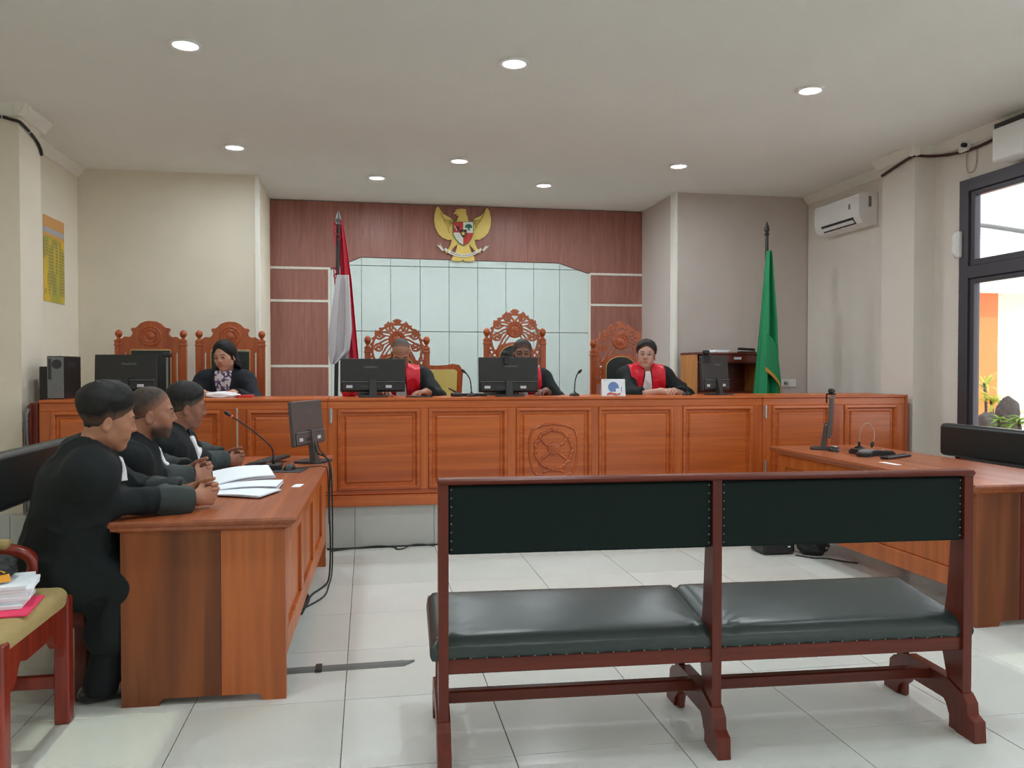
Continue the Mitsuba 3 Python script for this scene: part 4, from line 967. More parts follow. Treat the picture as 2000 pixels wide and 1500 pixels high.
# ------------------------------------------------------------------ things on the lawyers' desk
DZ = 0.758
def sheet_stack(label, quad, th, curl=0.0, m='paper', seed=1):
    """loose sheets lying on the desk between four corners (world x, y), slightly fanned"""
    t = thing('document', label, 'papers', 'open documents on the lawyers desk')
    qd = np.array([on_z(px, py, DZ + th)[:2] for px, py in quad])
    n = 12
    for k in range(3):
        f = (k + 1) / 3
        u, v = np.meshgrid(np.linspace(0, 1, n), np.linspace(0, 1, 8), indexing='ij')
        r = np.random.default_rng(seed * 10 + k)
        qq = qd + r.normal(0, 0.006, (4, 2)) * (k < 2)
        g = (1 - u)[..., None] * ((1 - v)[..., None] * qq[0] + v[..., None] * qq[3]) + u[..., None] * ((1 - v)[..., None] * qq[1] + v[..., None] * qq[2])
        z = DZ + 0.002 + th * f * (1 + 0 * u) + curl * np.sin(np.pi * u) * f + 0.5 * curl * (u ** 3) * f
        P3 = np.concatenate([g, z[..., None]], -1)
        add(t, 'sheet', sheet(P3, max(0.002, th / 3)), m if k == 2 else 'paper_shade', smooth=40)
    return t
sheet_stack('farthest open document on the lawyers desk', [(418, 948), (536, 932), (524, 912), (415, 922)], 0.020, 0.014, seed=1)
sheet_stack('middle open document with several leaves on the lawyers desk', [(424, 958), (540, 953), (553, 940), (420, 949)], 0.012, 0.010, seed=2)
sheet_stack('nearest white document on the lawyers desk', [(424, 967), (506, 971), (548, 957), (424, 954)], 0.008, 0.004, seed=3)
c = on_z(586, 947, DZ)
single('name_sticker', move(cbox(-0.022, 0.022, -0.055, 0.055, 0.0, 0.0012, 0.0003), (c[0] - 0.01, c[1] - 0.02, DZ - 0.001), rz=-8), 'paper', 'small white label stuck on the lawyers desk beside the documents', 'label')
c = on_z(1738, 905, DZ)
single('name_sticker', move(cbox(-0.022, 0.022, -0.085, 0.085, 0.0, 0.0012, 0.0003), (c[0], c[1], DZ - 0.001), rz=2), 'paper', 'small white label stuck on the empty desk', 'label')
t = thing('keyboard', 'dark keyboard leaning before the lawyers desk monitor', 'keyboard')
P = lambda m: move(move(m, ry=-7), (-0.615, 5.34, DZ + 0.0105), rz=-14)
add(t, 'case', P(rbox(-0.07, 0.07, -0.21, 0.21, 0, 0.020, 0.006, 8)), 'plastic_dark', smooth=40)
for i in range(5):
    for j in range(14):
        x, y = -0.056 + i * 0.0245, -0.198 + j * 0.0285
        add(t, 'key', P(cbox(x, x + 0.020, y, y + 0.024, 0.019, 0.0245, 0.002)), 'plastic_dark')
t = thing('computer_mouse', 'black computer mouse beside the lawyers desk keyboard', 'mouse')
m = trimesh.creation.icosphere(subdivisions=3, radius=1.0); m.apply_scale((0.031, 0.055, 0.034)); v = np.array(m.vertices); v[:, 2] = np.maximum(v[:, 2], 0); m = trimesh.Trimesh(v, m.faces, process=False)
add(t, 'shell', move(m, (-0.455, 5.00, DZ + 0.003), rz=-20), 'plastic_black', smooth=50)
add(t, 'wheel', move(tube([(-0.004, 0.025, 0.031), (0.004, 0.025, 0.031)], 0.006, 10), (-0.455, 5.0, DZ), rz=-20), 'plastic_grey')
single('mouse_pad', move(rbox(-0.09, 0.09, -0.10, 0.10, 0, 0.004, 0.0019, 6), (-0.455, 4.98, DZ - 0.001), rz=-10), 'plastic_dark', 'thin dark mouse pad on the lawyers desk', 'mouse pad')
single('monitor_cable', join(tube(spline([(-0.40, 5.43, 0.93), (-0.345, 5.40, 0.90), (-0.315, 5.38, 0.82), (-0.262, 5.30, 0.80), (-0.235, 5.28, 0.74), (-0.238, 5.27, 0.5), (-0.232, 5.26, 0.25), (-0.24, 5.25, 0.05), (-0.27, 5.18, 0.008), (-0.33, 5.0, 0.007), (-0.345, 4.80, 0.007), (-0.36, 4.62, 0.007)], 90), 0.0055, 8),
                             tube(spline([(-0.40, 5.40, 0.94), (-0.34, 5.44, 0.91), (-0.30, 5.42, 0.83), (-0.255, 5.33, 0.79), (-0.228, 5.33, 0.7), (-0.222, 5.34, 0.4), (-0.225, 5.33, 0.08), (-0.24, 5.2, 0.007), (-0.26, 4.95, 0.006), (-0.36, 4.72, 0.006)], 80), 0.0045, 8),
                             tube(spline([(-0.43, 4.96, 0.775), (-0.39, 5.02, 0.768), (-0.33, 5.06, 0.768), (-0.262, 5.05, 0.768), (-0.238, 5.08, 0.72), (-0.236, 5.16, 0.4)], 40), 0.003, 8)), 'cable_black',
       'black cables hanging off the lawyers desk to the floor', 'cable', smooth=True)
single('rubber_hose', tube(spline([(-0.40, 5.02, 0.014), (-0.365, 4.98, 0.014), (-0.345, 4.88, 0.014), (-0.36, 4.74, 0.014), (-0.40, 4.62, 0.014)], 30), 0.013, 10), 'cable_black', 'short thick black cable end curling out from under the lawyers desk', 'cable', smooth=True)

# ------------------------------------------------------------------ things on the opposite desk
t = thing('conference_phone', 'flat grey black conference device on the empty desk', 'device')
P = lambda m: move(m, (3.44, 5.17, DZ), rz=8)
lobe = lambda a: sa.rotate(so.unary_union([sa.translate(sa.scale(sg.Point(0, 0).buffer(1), 0.055, 0.10), 0, 0.075)]), a, origin=(0, 0))
tri = so.unary_union([lobe(0), lobe(125), lobe(235), sg.Point(0, 0).buffer(0.075)]).buffer(0.02).buffer(-0.02)
add(t, 'body', P(join(extr(tri, 0.022), extr(tri.buffer(-0.012), 0.032))), 'plastic_black')
add(t, 'top_plate', P(extr(sg.Point(0, 0).buffer(0.060).union(lobe(125)).buffer(-0.012), 0.036)), 'plastic_grey')
single('remote_control', move(rbox(-0.03, 0.03, -0.16, 0.16, 0, 0.018, 0.008, 8), (3.52, 4.98, DZ), rz=-62), 'plastic_black', 'flat black handset lying on the empty desk', 'remote control', smooth=40)
t = thing('computer_mouse', 'small dark green mouse beside the edge-on monitor', 'mouse')
m = trimesh.creation.icosphere(subdivisions=3, radius=1.0); m.apply_scale((0.033, 0.050, 0.036)); v = np.array(m.vertices); v[:, 2] = np.maximum(v[:, 2], 0); m = trimesh.Trimesh(v, m.faces, process=False)
add(t, 'shell', move(m, (3.345, 5.44, DZ)), 'plastic_black', smooth=50)
add(t, 'button', move(rbox(-0.012, 0.012, -0.02, 0.02, 0.030, 0.037, 0.003, 6), (3.35, 5.44, DZ)), 'plastic_white')
single('pen', tube([(3.66, 5.36, DZ + 0.006), (3.73, 5.42, DZ + 0.006)], 0.005, 8), 'cable_pale', 'short pale pen lying on the empty desk', 'pen')

# ------------------------------------------------------------------ floor: cable cover, black devices, cables
t = thing('cable_cover', 'flat dark strip lying on the floor beside the lawyers desk', 'cable cover')
P = lambda m: move(m, (0.215, 3.775, 0), rz=1.2)
add(t, 'strip', P(hull([(-0.62, y, z) for y, z in ((-0.035, 0), (-0.018, 0.010), (0.018, 0.010), (0.035, 0))] + [(-0.05, y, z) for y, z in ((-0.035, 0), (-0.018, 0.010), (0.018, 0.010), (0.035, 0))])), 'rubber_grey', smooth=False)
add(t, 'torn_end', P(hull([(-0.05, -0.03, 0), (-0.05, -0.016, 0.009), (-0.05, 0.03, 0), (-0.05, 0.016, 0.009), (0.0, 0.030, 0), (-0.002, 0.016, 0.008), (-0.03, -0.008, 0.006), (-0.03, -0.012, 0)])), 'rubber_grey', smooth=False)
add(t, 'tape', P(cbox(-0.45, -0.42, -0.040, 0.040, 0.0, 0.013, 0.003)), 'plastic_black')
t = thing('power_unit', 'low black device on the floor by the empty desk', 'device')
add(t, 'body', rbox(2.83, 3.08, 5.50, 5.72, 0.006, 0.12, 0.02, 10), 'plastic_black', smooth=40)
add(t, 'light', cbox(3.02, 3.04, 5.495, 5.502, 0.055, 0.065, 0.001), 'plastic_white')
for x in (2.86, 3.05): add(t, 'foot', lathe([(0.012, 0), (0.012, 0.01), (0, 0.01)], 10, (x, 5.53, 0)), 'rubber_grey')
t = thing('shoulder_bag', 'slumped black bag on the floor under the empty desk', 'bag')
m = crumple((3.22, 5.50, 0.07), (0.12, 0.10, 0.085), 12, 0.069)
add(t, 'body', m, 'bag_black', smooth=60)
add(t, 'buckle', cbox(3.26, 3.28, 5.395, 5.405, 0.055, 0.07, 0.002), 'steel')
single('floor_cable', join(tube(spline([(3.06, 5.46, 0.006), (3.14, 5.36, 0.005), (3.22, 5.33, 0.005), (3.30, 5.22, 0.005), (3.36, 5.16, 0.005)], 40), 0.0045, 8)), 'cable_black', 'thin black cable on the floor under the empty desk', 'cable', smooth=True)
single('floor_cable', join(tube(spline([(-0.30, 6.24, 0.006), (0.0, 6.262, 0.006), (0.25, 6.27, 0.006), (0.52, 6.275, 0.006), (0.9, 6.272, 0.006), (1.6, 6.27, 0.006)], 60), 0.006, 8),
                           tube(spline([(-0.28, 6.18, 0.005), (0.05, 6.25, 0.016), (0.20, 6.23, 0.006), (0.21, 6.17, 0.006), (0.26, 6.17, 0.006), (0.32, 6.22, 0.018), (0.40, 6.245, 0.018), (0.50, 6.235, 0.006)], 70), 0.005, 8)), 'cable_black',
       'black cables lying along the foot of the platform', 'cable', smooth=True)

# ------------------------------------------------------------------ things on the armchair
t = thing('document_stack', 'stack of white documents on the armchair seat', 'papers')
for k in range(6):
    r = np.random.default_rng(40 + k)
    add(t, 'document', move(cbox(-0.15, 0.15, -0.11, 0.11, 0, 0.0125, 0.001), (-1.33 + r.normal(0, 0.008), 3.14 + r.normal(0, 0.008), 0.5335 + 0.0128 * k), rz=12 + r.normal(0, 4)), 'paper')
single('pink_folder', move(cbox(-0.165, 0.165, -0.125, 0.125, 0, 0.006, 0.001), (-1.31, 3.08, 0.5265), rz=8), 'pink_card', 'bright pink folder under the stack of documents', 'folder')
t = thing('bag', 'black bag with yellow trim on top of the stack of documents', 'bag')
m = crumple((-1.36, 3.16, 0.652), (0.13, 0.10, 0.052), 21, 0.036)
add(t, 'body', m, 'bag_black', smooth=60)
add(t, 'trim', hull([(-1.31, 3.05, 0.618), (-1.225, 3.10, 0.618), (-1.235, 3.11, 0.642), (-1.32, 3.06, 0.642), (-1.27, 3.11, 0.65)]), 'yellow_trim', label='orange yellow corner')
add(t, 'cord', tube(spline([(-1.245, 3.10, 0.648), (-1.28, 3.09, 0.672), (-1.32, 3.09, 0.695), (-1.38, 3.11, 0.708)], 16), 0.003, 6), 'yellow_trim', smooth=True)

# ------------------------------------------------------------------ wall and ceiling fittings
t = thing('air_conditioner', 'white split air conditioner high on the right wall', 'air conditioner')
AY0, AY1 = 7.09, 7.87
prof = [(4.795, 3.04), (4.63, 3.04), (4.606, 3.028), (4.598, 3.00), (4.600, 2.84), (4.612, 2.79), (4.645, 2.75), (4.70, 2.735), (4.795, 2.735)]
def along_y(poly, y0, y1):
    m = extr(poly, y1 - y0); v = np.array(m.vertices)      # (x, z, depth)
    m = trimesh.Trimesh(np.c_[v[:, 0], y0 + v[:, 2], v[:, 1]], m.faces); m.fix_normals(); return m
add(t, 'body', along_y(sg.Polygon(prof), AY0, AY1), 'plastic_white', smooth=35)
add(t, 'air_outlet', along_y(sg.Polygon([(4.603, 2.815), (4.6155, 2.778), (4.640, 2.752), (4.66, 2.77), (4.63, 2.82)]), AY0 + 0.10, AY1 - 0.12), 'screen_dark', label='dark air outlet slot')
add(t, 'louver', move(cbox(4.602, 4.608, AY0 + 0.10, AY1 - 0.12, 2.765, 2.80, 0.001), ry=-40, pivot=(4.618, 7.4, 2.782)), 'plastic_white')
add(t, 'display', cbox(4.5965, 4.600, AY0 + 0.14, AY0 + 0.17, 2.90, 2.95, 0.0006), 'plastic_grey')
add(t, 'side_vent', cbox(4.70, 4.73, AY0 - 0.003, AY0 + 0.002, 2.90, 3.0, 0.001), 'plastic_grey')
pw_ = on_x(1880, 480, XR)
t = thing('wall_intercom', 'white wall intercom handset left of the dark window', 'intercom')
add(t, 'cradle', rbox(XR - 0.055, XR - 0.035, 5.925, 5.985, 2.26, 2.48, 0.02, 10), 'plastic_white', smooth=50)
add(t, 'handset', tube(spline([(XR - 0.05, 5.955, 2.275), (XR - 0.075, 5.955, 2.31), (XR - 0.07, 5.955, 2.37), (XR - 0.075, 5.955, 2.43), (XR - 0.05, 5.955, 2.465)], 20), 0.024, 10), 'plastic_white', smooth=True)
t = thing('wall_socket', 'white double wall socket right of the green flag', 'socket')
c = on_y(1540, 748, YB + 0.02)
for dx in (-0.045, 0.045):
    add(t, 'plate', cbox(c[0] + dx - 0.042, c[0] + dx + 0.042, YB + 0.008, YB + 0.02, c[2] - 0.042, c[2] + 0.042, 0.004), 'plastic_white')
add(t, 'plug', lathe([(0.018, 0), (0.018, 0.02), (0.012, 0.035), (0, 0.035)], 14).apply_transform(trimesh.transformations.rotation_matrix(math.pi / 2, (1, 0, 0))).apply_translation((c[0] - 0.045, YB + 0.01, c[2])), 'plastic_grey')
single('wall_poster', cbox(XL, XL + 0.006, 7.50, 7.975, 1.935, 2.667, 0.001), 'poster_print', 'yellow printed poster hanging on the left wall', 'poster')
path = [(-2.62, 6.395, 3.155), (-2.55, 6.393, 3.15), (-2.47, 6.392, 3.13), (-2.436, 6.40, 3.12), (-2.435, 6.55, 3.10), (-2.435, 6.68, 3.07), (-2.436, 6.76, 3.03), (-2.436, 6.79, 2.985)]
t = thing('ceiling_cable', 'black cable sagging round the top of the left pillar', 'cable', 'black cables under the ceiling')
add(t, 'cable', tube(spline(path, 50), 0.011, 8), 'cable_black', smooth=True)
add(t, 'tie', join(*[move(trimesh.creation.torus(0.012, 0.003, 12, 6), p, rx=90 if p[1] > 6.42 else 0, ry=0 if p[1] > 6.42 else 90) for p in (path[1], path[4])]), 'plastic_white')
path = [(4.585, 6.72, 3.10), (4.583, 6.55, 3.13), (4.580, 6.32, 3.165), (4.60, 6.275, 3.17), (4.70, 6.27, 3.168), (4.77, 6.24, 3.165), (4.782, 6.05, 3.135), (4.782, 5.85, 3.12), (4.782, 5.62, 3.135), (4.780, 5.40, 3.185), (4.775, 5.1, 3.22)]
t = thing('ceiling_cable', 'dark cable drooping along the wall above the window', 'cable', 'black cables under the ceiling')
add(t, 'cable', tube(spline(path, 70), 0.012, 8), 'cable_red', smooth=True)
add(t, 'loop', tube(spline([(4.785, 5.90, 3.12), (4.790, 5.915, 3.04), (4.790, 5.90, 2.955), (4.790, 5.86, 2.94), (4.790, 5.815, 2.96), (4.790, 5.80, 3.04), (4.785, 5.795, 3.12)], 40), 0.004, 6), 'cable_pale', smooth=True)
t = thing('ceiling_socket', 'white socket with plug under the cornice above the window', 'socket')
c = on_x(1888, 285, XR - 0.03)
add(t, 'plate', rbox(XR - 0.05, XR, c[1] - 0.03, c[1] + 0.075, c[2] - 0.04, c[2] + 0.045, 0.008, 8), 'plastic_white', smooth=40)
add(t, 'plug', tube([(XR - 0.05, c[1] - 0.015, c[2]), (XR - 0.085, c[1] - 0.02, c[2])], 0.018, 10), 'plastic_black')
t = thing('wall_speaker', 'white box speaker fixed above the window at the photo edge', 'speaker')
add(t, 'cabinet', rbox(4.60, 4.76, 5.12, 5.42, 2.90, 3.145, 0.015, 8), 'plastic_white', smooth=40)
add(t, 'bracket', cbox(4.66, XR, 5.16, 5.47, 3.165, 3.20, 0.004), 'plastic_dark')
add(t, 'bracket', cbox(4.70, 4.74, 5.2, 5.34, 3.14, 3.17, 0.003), 'plastic_dark')

# ------------------------------------------------------------------ the gold eagle emblem
EY = 9.415
def ep(cxp, cyp): 
    p = on_y(820 + cxp / 11.541, 390 + cyp / 11.541, EY); return (p[0], p[2])
def epoly(pts, r=0.004): return sg.Polygon([ep(*p) for p in pts]).buffer(0).buffer(r).buffer(-2 * r).buffer(r)
t = thing('eagle_emblem', 'gold eagle emblem with quartered shield at the top of the panelling', 'emblem')
LWp = [(400, 150), (360, 210), (330, 330), (325, 480), (350, 630), (420, 770), (520, 860), (640, 905), (715, 900), (790, 800), (790, 540), (720, 440), (640, 380), (530, 320), (470, 240), (430, 170)]
RWp = [(1520, 180), (1570, 260), (1605, 420), (1595, 600), (1545, 740), (1460, 840), (1340, 905), (1230, 900), (1160, 800), (1150, 540), (1250, 420), (1380, 360), (1450, 290), (1490, 210)]
HDp = [(1040, 210), (1050, 330), (1080, 400), (1105, 520), (820, 520), (870, 370), (800, 352), (850, 335), (800, 318), (770, 330), (755, 300), (790, 285), (800, 240), (830, 215), (930, 200)]
TLp = [(850, 1000), (830, 1100), (800, 1190), (740, 1290), (705, 1360), (800, 1385), (930, 1385), (970, 1350), (1000, 1380), (1150, 1395), (1240, 1370), (1225, 1290), (1160, 1180), (1130, 1090), (1100, 1000)]
LL = [(720, 860), (700, 1010), (640, 1120), (560, 1150), (590, 1205), (680, 1185), (745, 1100), (800, 1045), (870, 1000), (900, 860)]
RL = [(1230, 860), (1250, 1010), (1300, 1110), (1390, 1150), (1360, 1205), (1260, 1175), (1195, 1095), (1130, 1035), (1080, 1000), (1050, 860)]
BDp = [(790, 490), (1150, 490), (1200, 700), (1230, 900), (1090, 1030), (860, 1030), (720, 900), (750, 700)]
def dome(poly, y0, d, steps=4, inset=0.010):
    return join(*[efront(poly.buffer(-inset * k), y0 - d * k / steps, 0.018) for k in range(steps) if poly.buffer(-inset * k).area > 1e-5])
add(t, 'body', dome(epoly(BDp), EY, 0.020), 'gold_paint', smooth=False)
add(t, 'head', dome(epoly(HDp), EY, 0.020, inset=0.006), 'gold_paint', smooth=False)
for P_ in (LWp, RWp):
    w = add(t, 'wing', dome(epoly(P_), EY, 0.016), 'gold_paint', smooth=False)
    gx = np.array(P_, float)
    ls = []
    c0 = np.array([740, 480]) if P_ is LWp else np.array([1200, 480])
    for k in range(1, 7):
        a = np.array([c0 + (np.array(ti) - c0) * 0.93 for ti in ((gx[0] * (1 - k / 7) + gx[8] * (k / 7)),)])[0]
        sgn = 1 if P_ is LWp else -1
        mid = (a + c0) / 2 + np.array([-60 * sgn, 60])
        ls.append(tube([(*ep(*p),) and (ep(*p)[0], EY - 0.0165, ep(*p)[1]) for p in spline([(*c0, 0), (*mid, 0), (*a, 0)], 14)[:, :2]], 0.0034, 6))
    add(w, 'feather_lines', join(*ls), 'gold_dark', smooth=True)
add(t, 'tail', dome(epoly(TLp), EY, 0.012), 'gold_paint', smooth=False)
for P_ in (LL, RL): add(t, 'leg', dome(epoly(P_), EY, 0.016, inset=0.006), 'gold_paint', smooth=False)
SHp = [(745, 515), (1195, 515), (1192, 780), (1150, 890), (1080, 980), (985, 1040), (880, 975), (800, 890), (752, 780)]
shp = epoly(SHp, 0.001)
ys = EY - 0.030
shd = add(t, 'shield', efront(shp.buffer(0.004), ys, 0.022), 'emblem_green', smooth=False, label='quartered shield')
mxx, mzz = ep(970, 755)
for bx, mm in (((-9, mzz, mxx, 9), 'emblem_red'), ((mxx, mzz, 9, 9), 'emblem_white'), ((-9, -9, mxx, mzz), 'emblem_white'), ((mxx, -9, 9, mzz), 'emblem_red')):
    add(shd, 'quarter', efront(shp.buffer(-0.001).intersection(sg.box(*bx)), ys - 0.002, 0.01), mm, smooth=False)
add(shd, 'small_shield', efront(epoly([(885, 685), (1050, 685), (1048, 770), (1012, 840), (985, 875), (930, 830), (905, 770)], 0.0005), ys - 0.006, 0.01), 'emblem_black', smooth=False)
st = [ep(970 + (62 if i % 2 == 0 else 24) * math.sin(i * math.pi / 5), 775 - (62 if i % 2 == 0 else 24) * math.cos(i * math.pi / 5)) for i in range(10)]
add(shd, 'star', efront(sg.Polygon(st), ys - 0.009, 0.01), 'gold_paint', smooth=False)
tree_ = so.unary_union([epoly([(1010, 640), (1020, 590), (1060, 562), (1110, 558), (1150, 580), (1172, 620), (1165, 650), (1120, 650), (1092, 665), (1060, 650)], 0.0005), epoly([(1080, 640), (1110, 640), (1112, 690), (1130, 702), (1060, 702), (1080, 690)], 0.0002)])
add(shd, 'tree', efront(tree_, ys - 0.006, 0.01), 'emblem_green', smooth=False)
bull = epoly([(800, 625), (870, 615), (885, 640), (870, 700), (860, 735), (845, 735), (848, 690), (830, 650)], 0.0003)
add(shd, 'bull', efront(bull, ys - 0.006, 0.01), 'emblem_black', smooth=False)
add(shd, 'horn', efront(so.unary_union([epoly([(765, 560), (778, 600), (800, 630), (820, 670), (845, 715), (825, 715), (808, 670), (775, 630)], 0.0002)]), ys - 0.007, 0.01), 'emblem_white', smooth=False)
ringc = [ep(1098 + 52 * math.cos(a) - 22 * math.sin(a), 870 - 26 * math.cos(a) * 1.6 - 52 * math.sin(a)) for a in np.linspace(0, 2 * np.pi, 30, endpoint=False)]
add(shd, 'chain', tube([(p[0], ys - 0.003, p[1]) for p in ringc], 0.003, 6, closed=True), 'emblem_orange', smooth=True)
add(shd, 'rice_and_cotton', join(*[move(trimesh.creation.icosphere(1, 0.0028), (ep(*p)[0], ys - 0.003, ep(*p)[1])) for p in ((840, 840), (860, 800), (905, 880), (925, 905), (942, 920), (870, 835))]), 'gold_dark')
# ribbon with the motto
def arc_at(s, off):   # s in -1..1 along the ribbon, off across it (crop units, downwards)
    xx = 975 + 335 * s; yy = 1268 - 100 * s * s
    n = np.array([0.45 * s, 1.0]); n /= np.linalg.norm(n)
    return xx - n[0] * off * -1 * (1 if True else 0), yy + n[1] * off
rib = [arc_at(s, -32) for s in np.linspace(-1, 1, 30)] + [arc_at(s, 32) for s in np.linspace(1, -1, 30)]
ban = add(t, 'ribbon', efront(epoly(rib, 0.0003), EY - 0.026, 0.03), 'emblem_white', smooth=False, label='white ribbon with the motto')
for pts in ([(640, 1140), (580, 1085), (540, 1120), (600, 1185)], [(545, 1150), (440, 960), (475, 1050), (375, 1010), (505, 1160)], [(1310, 1140), (1370, 1090), (1400, 1120), (1340, 1185)], [(1400, 1150), (1510, 1000), (1475, 1060), (1565, 1040), (1440, 1165)]):
    add(ban, 'tail', efront(epoly(pts, 0.0002), EY - 0.012, 0.02), 'emblem_white', smooth=False)
tx = meshkit.text_mesh('BHINNEKA TUNGGAL IKA', 1.0, 0.05, bold=True)
v = np.array(tx.vertices); W_ = v[:, 0].max(); out = []
for x, y, z in v:
    s = (x / W_ * 2 - 1) * 0.86
    a = arc_at(s, 0); p = ep(*a); p2 = ep(*arc_at(s, -10)); d = np.array(p2) - np.array(p); d /= np.linalg.norm(d)
    out.append((p[0] + d[0] * (y - 0.5) * 0.0125, EY - 0.0262 - 0.0008 * (z > 0.01), p[1] + d[1] * (y - 0.5) * 0.0125))
add(ban, 'motto', trimesh.Trimesh(out, tx.faces, process=False), 'emblem_black', smooth=False)

# ------------------------------------------------------------------ flags
def drape(zs, xl, xr, y0, folds, amp, phase=0.0, nu=70, nz=50, lean=0.0, twist=0.0):
    """a hanging cloth: between left and right edges (functions of z sampled at zs), folded in depth"""
    zz = np.linspace(zs[0], zs[-1], nz); L = np.interp(zz, zs[::-1], np.array(xl)[::-1]) if zs[0] > zs[-1] else np.interp(zz, zs, xl)
    R = np.interp(zz, zs[::-1], np.array(xr)[::-1]) if zs[0] > zs[-1] else np.interp(zz, zs, xr)
    u = np.linspace(0, 1, nu)
    P3 = np.zeros((nz, nu, 3))
    for i in range(nz):
        t = i / (nz - 1)
        a = amp * (0.35 + 0.65 * t)
        P3[i, :, 0] = L[i] + (R[i] - L[i]) * (u + 0.035 * np.sin(2 * np.pi * folds * u * 2 + phase))
        P3[i, :, 1] = y0 + a * np.sin(2 * np.pi * folds * u + phase + twist * t) + 0.35 * a * np.sin(2 * np.pi * folds * 2.3 * u + 1.3 + phase)
        P3[i, :, 2] = zz[i]
    return P3
def flag_pole(t, x, y, zb, zt, r=0.018, m='pole_dark', tip='steel_dull', dx=0.0):
    add(t, 'pole', tube([(x - dx, y, zb), (x, y, zt - 0.14)], r, 12), m, smooth=True)
    add(t, 'finial', lathe([(0.012, 0), (0.026, 0.015), (0.014, 0.035), (0.026, 0.06), (0.020, 0.09), (0.008, 0.125), (0, 0.15)], 14, (x, y, zt - 0.15)), tip)
    add(t, 'foot', lathe([(0.17, 0), (0.17, 0.02), (0.06, 0.05), (0.03, 0.10), (0, 0.1)], 24, (x - dx, y, zb)), m)
t = thing('national_flag', 'red and white flag hanging from a dark pole left of the mint panels', 'flag', 'flags on poles')
fyy = 7.55
flag_pole(t, -0.252, fyy, PLAT, 2.795, dx=0.038)
P3 = drape([2.70, 2.45, 2.16, 1.80, 1.48, 1.10, 0.95], [-0.245, -0.240, -0.238, -0.205, -0.165, -0.160, -0.150], [-0.215, -0.175, -0.135, -0.105, -0.078, -0.060, -0.070], fyy + 0.01, 1.4, 0.022, 0.4)
add(t, 'red_half', sheet(P3, 0.004), 'flag_red', smooth=60)
P3 = drape([2.20, 1.98, 1.70, 1.52, 1.40], [-0.268, -0.305, -0.345, -0.350, -0.325], [-0.155, -0.140, -0.125, -0.150, -0.28], fyy - 0.058, 1.7, 0.026, 2.0)
add(t, 'white_half', sheet(P3, 0.004), 'flag_white', smooth=60)
P3 = drape([1.60, 1.30, 1.05], [-0.25, -0.225, -0.22], [-0.14, -0.15, -0.155], fyy + 0.02, 1.2, 0.02, 1.0)
add(t, 'white_fold', sheet(P3, 0.004), 'flag_white', smooth=60)
for z in (2.62, 2.22):
    pts = [(-0.262 - 0.03 * math.sin(a * 1.0), fyy - 0.02 - 0.012 * math.cos(a * 2), z - 0.10 * a / 6) for a in np.linspace(0, 6, 16)]
    add(t, 'ribbon', join(tube(spline(pts, 30), 0.010, 6, flat=0.4), tube(spline([(-0.262, fyy - 0.02, z), (-0.29, fyy - 0.03, z + 0.05), (-0.285, fyy - 0.02, z - 0.06), (-0.275, fyy - 0.03, z - 0.16)], 20), 0.010, 6, flat=0.5)), 'flag_red', smooth=True, label='red tie')
t = thing('green_flag', 'green flag with gold fringe hanging from a pole at the right', 'flag', 'flags on poles')
gx, gy = 3.90, 7.55
flag_pole(t, gx, gy, PLAT, 2.82, 0.016, 'pole_dark', 'pole_dark')
zs = [2.52, 2.30, 1.84, 1.40, 1.12, 0.98]
P3 = drape(zs, [3.880, 3.855, 3.820, 3.780, 3.755, 3.74], [3.925, 3.945, 3.985, 4.005, 4.020, 4.02], gy - 0.05, 1.8, 0.045, 0.6, nu=90)
# its lower edge rises to the left on the front fold
add(t, 'cloth', sheet(P3, 0.004), 'flag_green', smooth=60)
fr = spline([(3.83, gy - 0.115, 1.365), (3.87, gy - 0.12, 1.335), (3.93, gy - 0.12, 1.28), (3.98, gy - 0.115, 1.215), (4.01, gy - 0.105, 1.13), (4.022, gy - 0.09, 1.07)], 40)
fold_t = np.array(fr)
top = fold_t + np.array([0.0, -0.004, 0.012]); bot = fold_t + np.array([0.0, -0.010, -0.030])
add(t, 'fringe', sheet(np.stack([top, bot], 1), 0.006), 'fringe_gold', smooth=60, label='gold fringe')
v0 = fold_t + np.array([0, 0.003, 0.0])
upz = np.array([[p[0] * 0.55 + 3.90 * 0.45, gy - 0.09, 1.62 + (p[2] - 1.2) * 0.5] for p in fold_t])
mids = [v0 * (1 - s) + upz * s + np.array([0, -0.012 * math.sin(math.pi * s), 0]) for s in np.linspace(0, 1, 10)]
add(t, 'front_fold', sheet(np.stack(mids, 1), 0.004), 'flag_green', smooth=60)
# ------------------------------------------------------------------ people: smooth bodies from joints
def V3(*a): return np.array(a, float)
def unit(v): v = np.asarray(v, float); return v / (np.linalg.norm(v) + 1e-12)
def caps(P, a, b, ra, rb):
    a = np.asarray(a, np.float32); d = np.asarray(b, np.float32) - a
    q = P - a
    t = np.clip((q @ d) / (d @ d + 1e-12), 0, 1)
    r = q - t[..., None] * d
    return np.sqrt((r * r).sum(-1)) - (ra + (rb - ra) * t)
def ball(P, c, r): q = P - np.asarray(c, np.float32); return np.sqrt((q * q).sum(-1)) - r
def ell(P, c, r):
    r = np.asarray(r, np.float32); q = (P - np.asarray(c, np.float32)) / r
    k0 = np.sqrt((q * q).sum(-1)); k1 = np.sqrt(((q / r) ** 2).sum(-1)) + 1e-9
    return k0 * (k0 - 1) / k1
def smin(a, b, k): h = np.maximum(k - np.abs(a - b), 0) / k; return np.minimum(a, b) - h * h * k * 0.25
def smax(a, b, k): return -smin(-a, -b, k)

